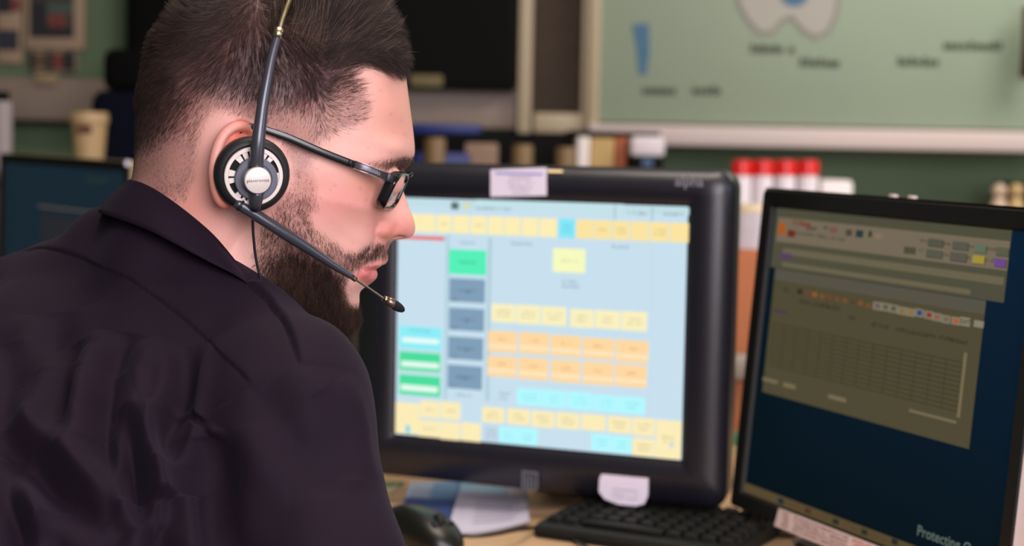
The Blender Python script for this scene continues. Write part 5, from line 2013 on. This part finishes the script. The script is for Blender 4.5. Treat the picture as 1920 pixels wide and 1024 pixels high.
for rr in range(6):
    yy = .014 + rr * .0205 + (.006 if rr == 5 else 0)
    for c in range(11):
        xx = .008 + c * .0192
        if rr == 0 and 2 <= c <= 6: continue
        if cnt >= 84: break
        if km is None:
            bmk = bmesh.new()
            lo = [bmk.verts.new((x, y, 0)) for x, y in ((0, 0), (.0172, 0), (.0172, .0176), (0, .0176))]
            hi = [bmk.verts.new((x, y, .0062)) for x, y in ((.0022, .0022), (.015, .0022), (.015, .0154), (.0022, .0154))]
            for i in range(4): bmk.faces.new([lo[i], lo[(i + 1) % 4], hi[(i + 1) % 4], hi[i]])
            bmk.faces.new(hi)
            bmesh.ops.bevel(bmk, geom=bmk.edges[:], offset=.0008, segments=1, affect='EDGES')
            k_ = set_bm('key', bmk, M_KEY, kb)
            km = k_
        else:
            k_ = km.copy()
            COL.objects.link(k_)
            k_.parent = kb
        k_.location = (xx, yy, .0140 + (yy - .006) * .0486)
        k_.rotation_euler = (tilt, 0, 0)
        cnt += 1
sp = box('space_bar', (.048, .014, .0142), (.140, .030, .0205), M_KEY, kb, .002)

# mouse: a loft
ms = empty('computer_mouse', (-.088, 1.618, DZ + .0005), math.radians(-50), 'black computer mouse on the desk beside the sleeve', 'mouse')
M_MS = mat('mouse_black', (20, 19, 16), .35)
V, F = [], []
n_, k_ = 22, 24
for i in range(n_ + 1):
    t = i / n_
    xx = -.058 + .116 * t
    wv = .031 * (max(0.0, 1 - abs(2 * t - 1) ** 2.6)) ** .5 * (1 - .10 * math.sin(t * math.pi))
    hv = .034 * (max(0.0, 1 - abs(2 * t - .86) ** 2.2 / 1.35)) ** .6
    for j in range(k_):
        a = 2 * math.pi * j / k_
        s_ = math.sin(a)
        V.append((xx, wv * math.copysign(abs(math.cos(a)) ** .8, math.cos(a)), hv * max(0, s_) ** .75 + .004 if s_ > 0 else .004 * (1 + s_)))
for i in range(n_):
    for j in range(k_):
        F.append((i * k_ + j, (i + 1) * k_ + j, (i + 1) * k_ + (j + 1) % k_, i * k_ + (j + 1) % k_))
mesh_np('mouse_shell', np.array(V), F, M_MS, ms)
for sy in (1, -1):
    box('button', (.014, .0012 if sy > 0 else -.013, .018), (.040, .013 if sy > 0 else -.0012, .0305), M_MS, ms, .003)
tube('scroll_wheel', [(.030, -.003, .031), (.030, .003, .031)], .0065, mat('wheel_rubber', (30, 30, 30), .7), ms, 20)
g = [zp_ for zp_ in ((858, 1004), (890, 1006), (930, 1002), (970, 994), (1010, 990), (1050, 1000), (1090, 1020), (1120, 1040))]
pts = []
for px, py in g:
    pts.append(on_plane(px, py, np.array([0, 0, DZ + (.015 if px < 1000 else .004)]), np.array([0, 0, 1.0])))
keep(tube('cord', smooth_line(pts, 5), .0019, M_MS, sides=10), ms)

def sheet(name, pts, z, m, label, cat, curl=0.0, n=14, prt=None):
    """slightly curled paper through four desk points TL TR BR BL"""
    q = [on_plane(px, py, np.array([0, 0, z]), np.array([0, 0, 1.0])) for px, py in pts]
    V, F, C = [], [], []
    for s_ in (0, 1):
        for i in range(n + 1):
            for j in range(n + 1):
                a, b = i / n, j / n
                p = (q[0] * (1 - a) + q[1] * a) * (1 - b) + (q[3] * (1 - a) + q[2] * a) * b
                p = p + np.array([0, 0, curl * (a ** 3 * .8 + .12 * math.sin(a * 5) * math.sin(b * 4)) - .0004 * s_ + .0005])
                V.append(p)
                c = (214, 206, 226)
                if prt: c = prt(a, b)
                C.append(lin(c)[:3])
    m_ = (n + 1) ** 2
    for i in range(n):
        for j in range(n):
            k = i * (n + 1) + j
            F.append((k, k + 1, k + n + 2, k + n + 1))
            F.append((m_ + k, m_ + k + n + 1, m_ + k + n + 2, m_ + k + 1))
    rim = [i * (n + 1) for i in range(n + 1)] + [n * (n + 1) + j for j in range(1, n + 1)] + [i * (n + 1) + n for i in range(n - 1, -1, -1)] + [j for j in range(n - 1, 0, -1)]
    for i in range(len(rim)):
        a, b = rim[i], rim[(i + 1) % len(rim)]
        F.append((b, a, a + m_, b + m_))
    return tag(mesh_np(name, np.array(V), F, m, None, True, np.array(C)), label, cat), q


def prt1(a, b):
    if b < .16 and a < .7: return (150, 196, 224)
    if b < .26 and a < .75: return (176, 182, 220)
    return (212, 204, 224)


o, q = sheet('leaflet', [(862, 904), (988, 926), (994, 994), (836, 1003)], DZ + .0012, attr_mat('leaflet_print', rough=.55), 'white printed leaflet curling up in front of the keyboard', 'leaflet', .010, 24, prt1)
bm = bmesh.new()
for j in range(7):
    for t0, t1 in ((.30, .88),):
        b = .36 + j * .075
        for a in np.arange(t0, t1 - R.uniform(0, .1), .028):
            pts = []
            for aa, bb in ((a, b), (a + .02, b), (a + .02, b + .018), (a, b + .018)):
                p = (q[0] * (1 - aa) + q[1] * aa) * (1 - bb) + (q[3] * (1 - aa) + q[2] * aa) * bb
                pts.append(bm.verts.new(p + np.array([0, 0, .010 * (aa ** 3 * .8 + .12 * math.sin(aa * 5) * math.sin(bb * 4)) + .0011])))
            bm.faces.new(pts)
keep(set_bm('lettering', bm, mat('leaflet_ink', (150, 142, 170), .6), None, False), o)
sheet('leaflet', [(770, 905), (866, 905), (838, 1000), (742, 985)], DZ + .0004, attr_mat('leaflet_print', rough=.55), 'blue and pale leaflet lying behind the mouse', 'leaflet', .002, 12,
      lambda a, b: (60, 84, 140) if b > .34 else ((120, 160, 206) if a > .45 else (176, 190, 214)))
sheet('sheet_of_paper', [(700, 905), (760, 905), (742, 925), (690, 930)], DZ + .0004, attr_mat('leaflet_print', rough=.55), 'green edged paper lying by the sleeve on the desk', 'paper', .001, 8, lambda a, b: (90, 122, 84) if b < .4 else (214, 196, 158))

# pucks at the lower right
p = on_plane(1476, 1004, np.array([0, 0, DZ]), np.array([0, 0, 1.0]))
o = lathe('desk_puck', [(0, 0), (.014, 0), (.016, .004), (.014, .009), (.007, .011), (.006, .008), (0, .008)], mat('olive_rubber', (110, 98, 76), .6), seg=28)
o.location = (p[0], p[1], DZ + .0005)
tag(o, 'small olive round rubber puck on the desk below the paper strip', 'puck')
p = on_plane(1512, 1022, np.array([0, 0, DZ + .008]), np.array([0, 0, 1.0]))
o = tube('correction_pen', [(p[0] - .010, p[1] + .012, DZ + .009), (p[0] + .0, p[1], DZ + .009), (p[0] + .020, p[1] - .025, DZ + .009), (p[0] + .05, p[1] - .06, DZ + .009)], [.0045, .0085, .0085, .0085], mat('blue_white', (226, 226, 246), .4), sides=18)
tag(o, 'white capped pen lying at the bottom edge of the desk', 'pen')

# things seen through the gap between the monitors
YC = 2.42
x0, _, x1, zt = wz(1330, 470, 1480, 560, YC)
cz = empty('cardboard_crate', ((x0 + x1) / 2, YC + .1, 0), 0, 'orange-brown storage cabinet with a grey rail, seen between the monitors', 'cabinet')
bpy.context.view_layer.update()
kp(box('carcass', (x0 - .12, YC, 0), (x1 + .12, YC + .35, zt), mat('orange_wood', (172, 98, 48), .6, var=.05), None, .003), cz)
a = wz(1360, 664, 1460, 714, YC - .02)
kp(box('rail', (x0 - .12, YC - .022, a[1]), (x1 + .12, YC, a[3]), mat('rail_grey', (150, 138, 126), .4), None, .006), cz)
a = wz(1360, 812, 1430, 850, 2.25)
b_ = box('folder', (a[0] - .05, 2.24, DZ + .0005), (a[2], 2.26, a[3]), mat('green_card', (52, 120, 76), .6), None, .001)
tag(b_, 'green folder standing on the desk between the monitors', 'folder')
a = wz(1360, 856, 1430, 900, 2.2)
b_ = box('folder', (a[0] - .05, 2.19, DZ + .0005), (a[2], 2.205, a[3]), mat('mottled_green', (110, 128, 100), .7, var=.5, vscale=90), None, .001)
tag(b_, 'mottled grey-green folder in front of the green one', 'folder')
# ribbed white tub of wipes on the cabinet
a = wz(1366, 384, 1452, 470, YC + .03)
cx, rad_ = (a[0] + a[2]) / 2 + .01, (a[2] - a[0]) / 2
Ht = a[3] - zt
root = empty('ribbed_tub', (cx, YC + .03 + rad_, zt + .0005), 0, 'ribbed white tub with a yellowish rim on the orange cabinet', 'tub')
V, F = [], []
k_ = 160
for z_, s_ in ((0, .97), (Ht * .4, .975), (Ht * .42, .99), (Ht - .012, 1.0)):
    for j in range(k_):
        t = 2 * math.pi * j / k_
        rr_ = rad_ * s_ * (1 + .012 * math.copysign(1, math.sin(t * 40)))
        V.append((rr_ * math.cos(t), rr_ * math.sin(t), z_))
for i in range(3):
    for j in range(k_): F.append((i * k_ + j, i * k_ + (j + 1) % k_, (i + 1) * k_ + (j + 1) % k_, (i + 1) * k_ + j))
F.append(tuple(range(k_))[::-1])
F.append(tuple(3 * k_ + j for j in range(k_)))
mesh_np('tub_body', np.array(V), F, mat('ribbed_white', (206, 202, 212), .5), root, False)
lathe('tub_rim', [(0, Ht), (rad_ * 1.02, Ht), (rad_ * 1.03, Ht - .012), (rad_ * .98, Ht - .013)], mat('cream_rim', (232, 214, 180), .5), root, 48)
# small bright screen seen between the beard and the monitor
A, Bp = at_depth(628, 636, 2.02), at_depth(662, 640, 1.98)
ph = box('phone_cradle', (A[0] - .03, 2.0, DZ + .0005), (Bp[0] - .006, 2.02, A[2]), M_NEARBLACK, None, .004)
tag(ph, 'small display with a pale lit face between the beard and the monitor', 'display')
sc_ = box('lit_face', (A[0] - .025, 1.9985, DZ + .02), (Bp[0] - .010, 2.0002, A[2] - .012), mat('pale_lit', (196, 204, 250), .4, emit=.8), None, 0)
keep(sc_, ph)
k = box('green_mark', (A[0] + .0, 1.9975, A[2] - .022), (A[0] + .008, 1.9988, A[2] - .013), mat('green_lit', (90, 170, 120), .4, emit=.6), None, 0)
keep(k, ph)
# =====================================================================
# CAMERA, LIGHT
# =====================================================================
cam = bpy.data.cameras.new('camera')
co = bpy.data.objects.new('camera', cam)
COL.objects.link(co)
M = Matrix((Vector(CR), Vector(CU), Vector(-CF))).transposed().to_4x4()
M.translation = Vector(CAM)
co.matrix_world = M
cam.sensor_width = 36
cam.lens = FPX / 1920 * 36
cam.clip_start = 0.01
cam.dof.use_dof = True
cam.dof.focus_distance = 1.14
cam.dof.aperture_fstop = 4.9
SC.camera = co

w = bpy.data.worlds.new('world')
SC.world = w
w.use_nodes = True
w.node_tree.nodes['Background'].inputs['Color'].default_value = (0.95, 0.9, 1.0, 1)
w.node_tree.nodes['Background'].inputs['Strength'].default_value = 0.11


def area(name, loc, target, size, power, color, sy=None):
    l = bpy.data.lights.new(name, 'AREA')
    l.shape = 'RECTANGLE'
    l.size = size
    l.size_y = sy or size
    l.energy = power
    l.color = color
    o = bpy.data.objects.new(name, l)
    COL.objects.link(o)
    o.location = loc
    o.rotation_euler = (Vector(target) - Vector(loc)).to_track_quat('-Z', 'Y').to_euler()
    return o


area('window_light', (2.0, 0.45, 1.25), (0.0, 1.4, 1.0), 1.0, 9, (0.80, 0.84, 1.0), 1.5)
area('front_window', (0.7, -1.0, 1.75), (-0.1, 1.2, 1.05), 1.5, 68, (1.0, 0.93, 0.98))
area('ceiling_light', (0.1, 1.5, 2.5), (0.0, 1.5, 0.8), 0.9, 20, (1.0, 0.88, 0.74))
area('ceiling_light_far', (1.5, 2.55, 2.3), (1.2, 3.6, 0.9), 0.8, 22, (1.0, 0.95, 0.86))
SC.view_settings.view_transform = 'Standard'
SC.view_settings.look = 'None'
SC.view_settings.gamma = 1
SC.view_settings.exposure = 0.0
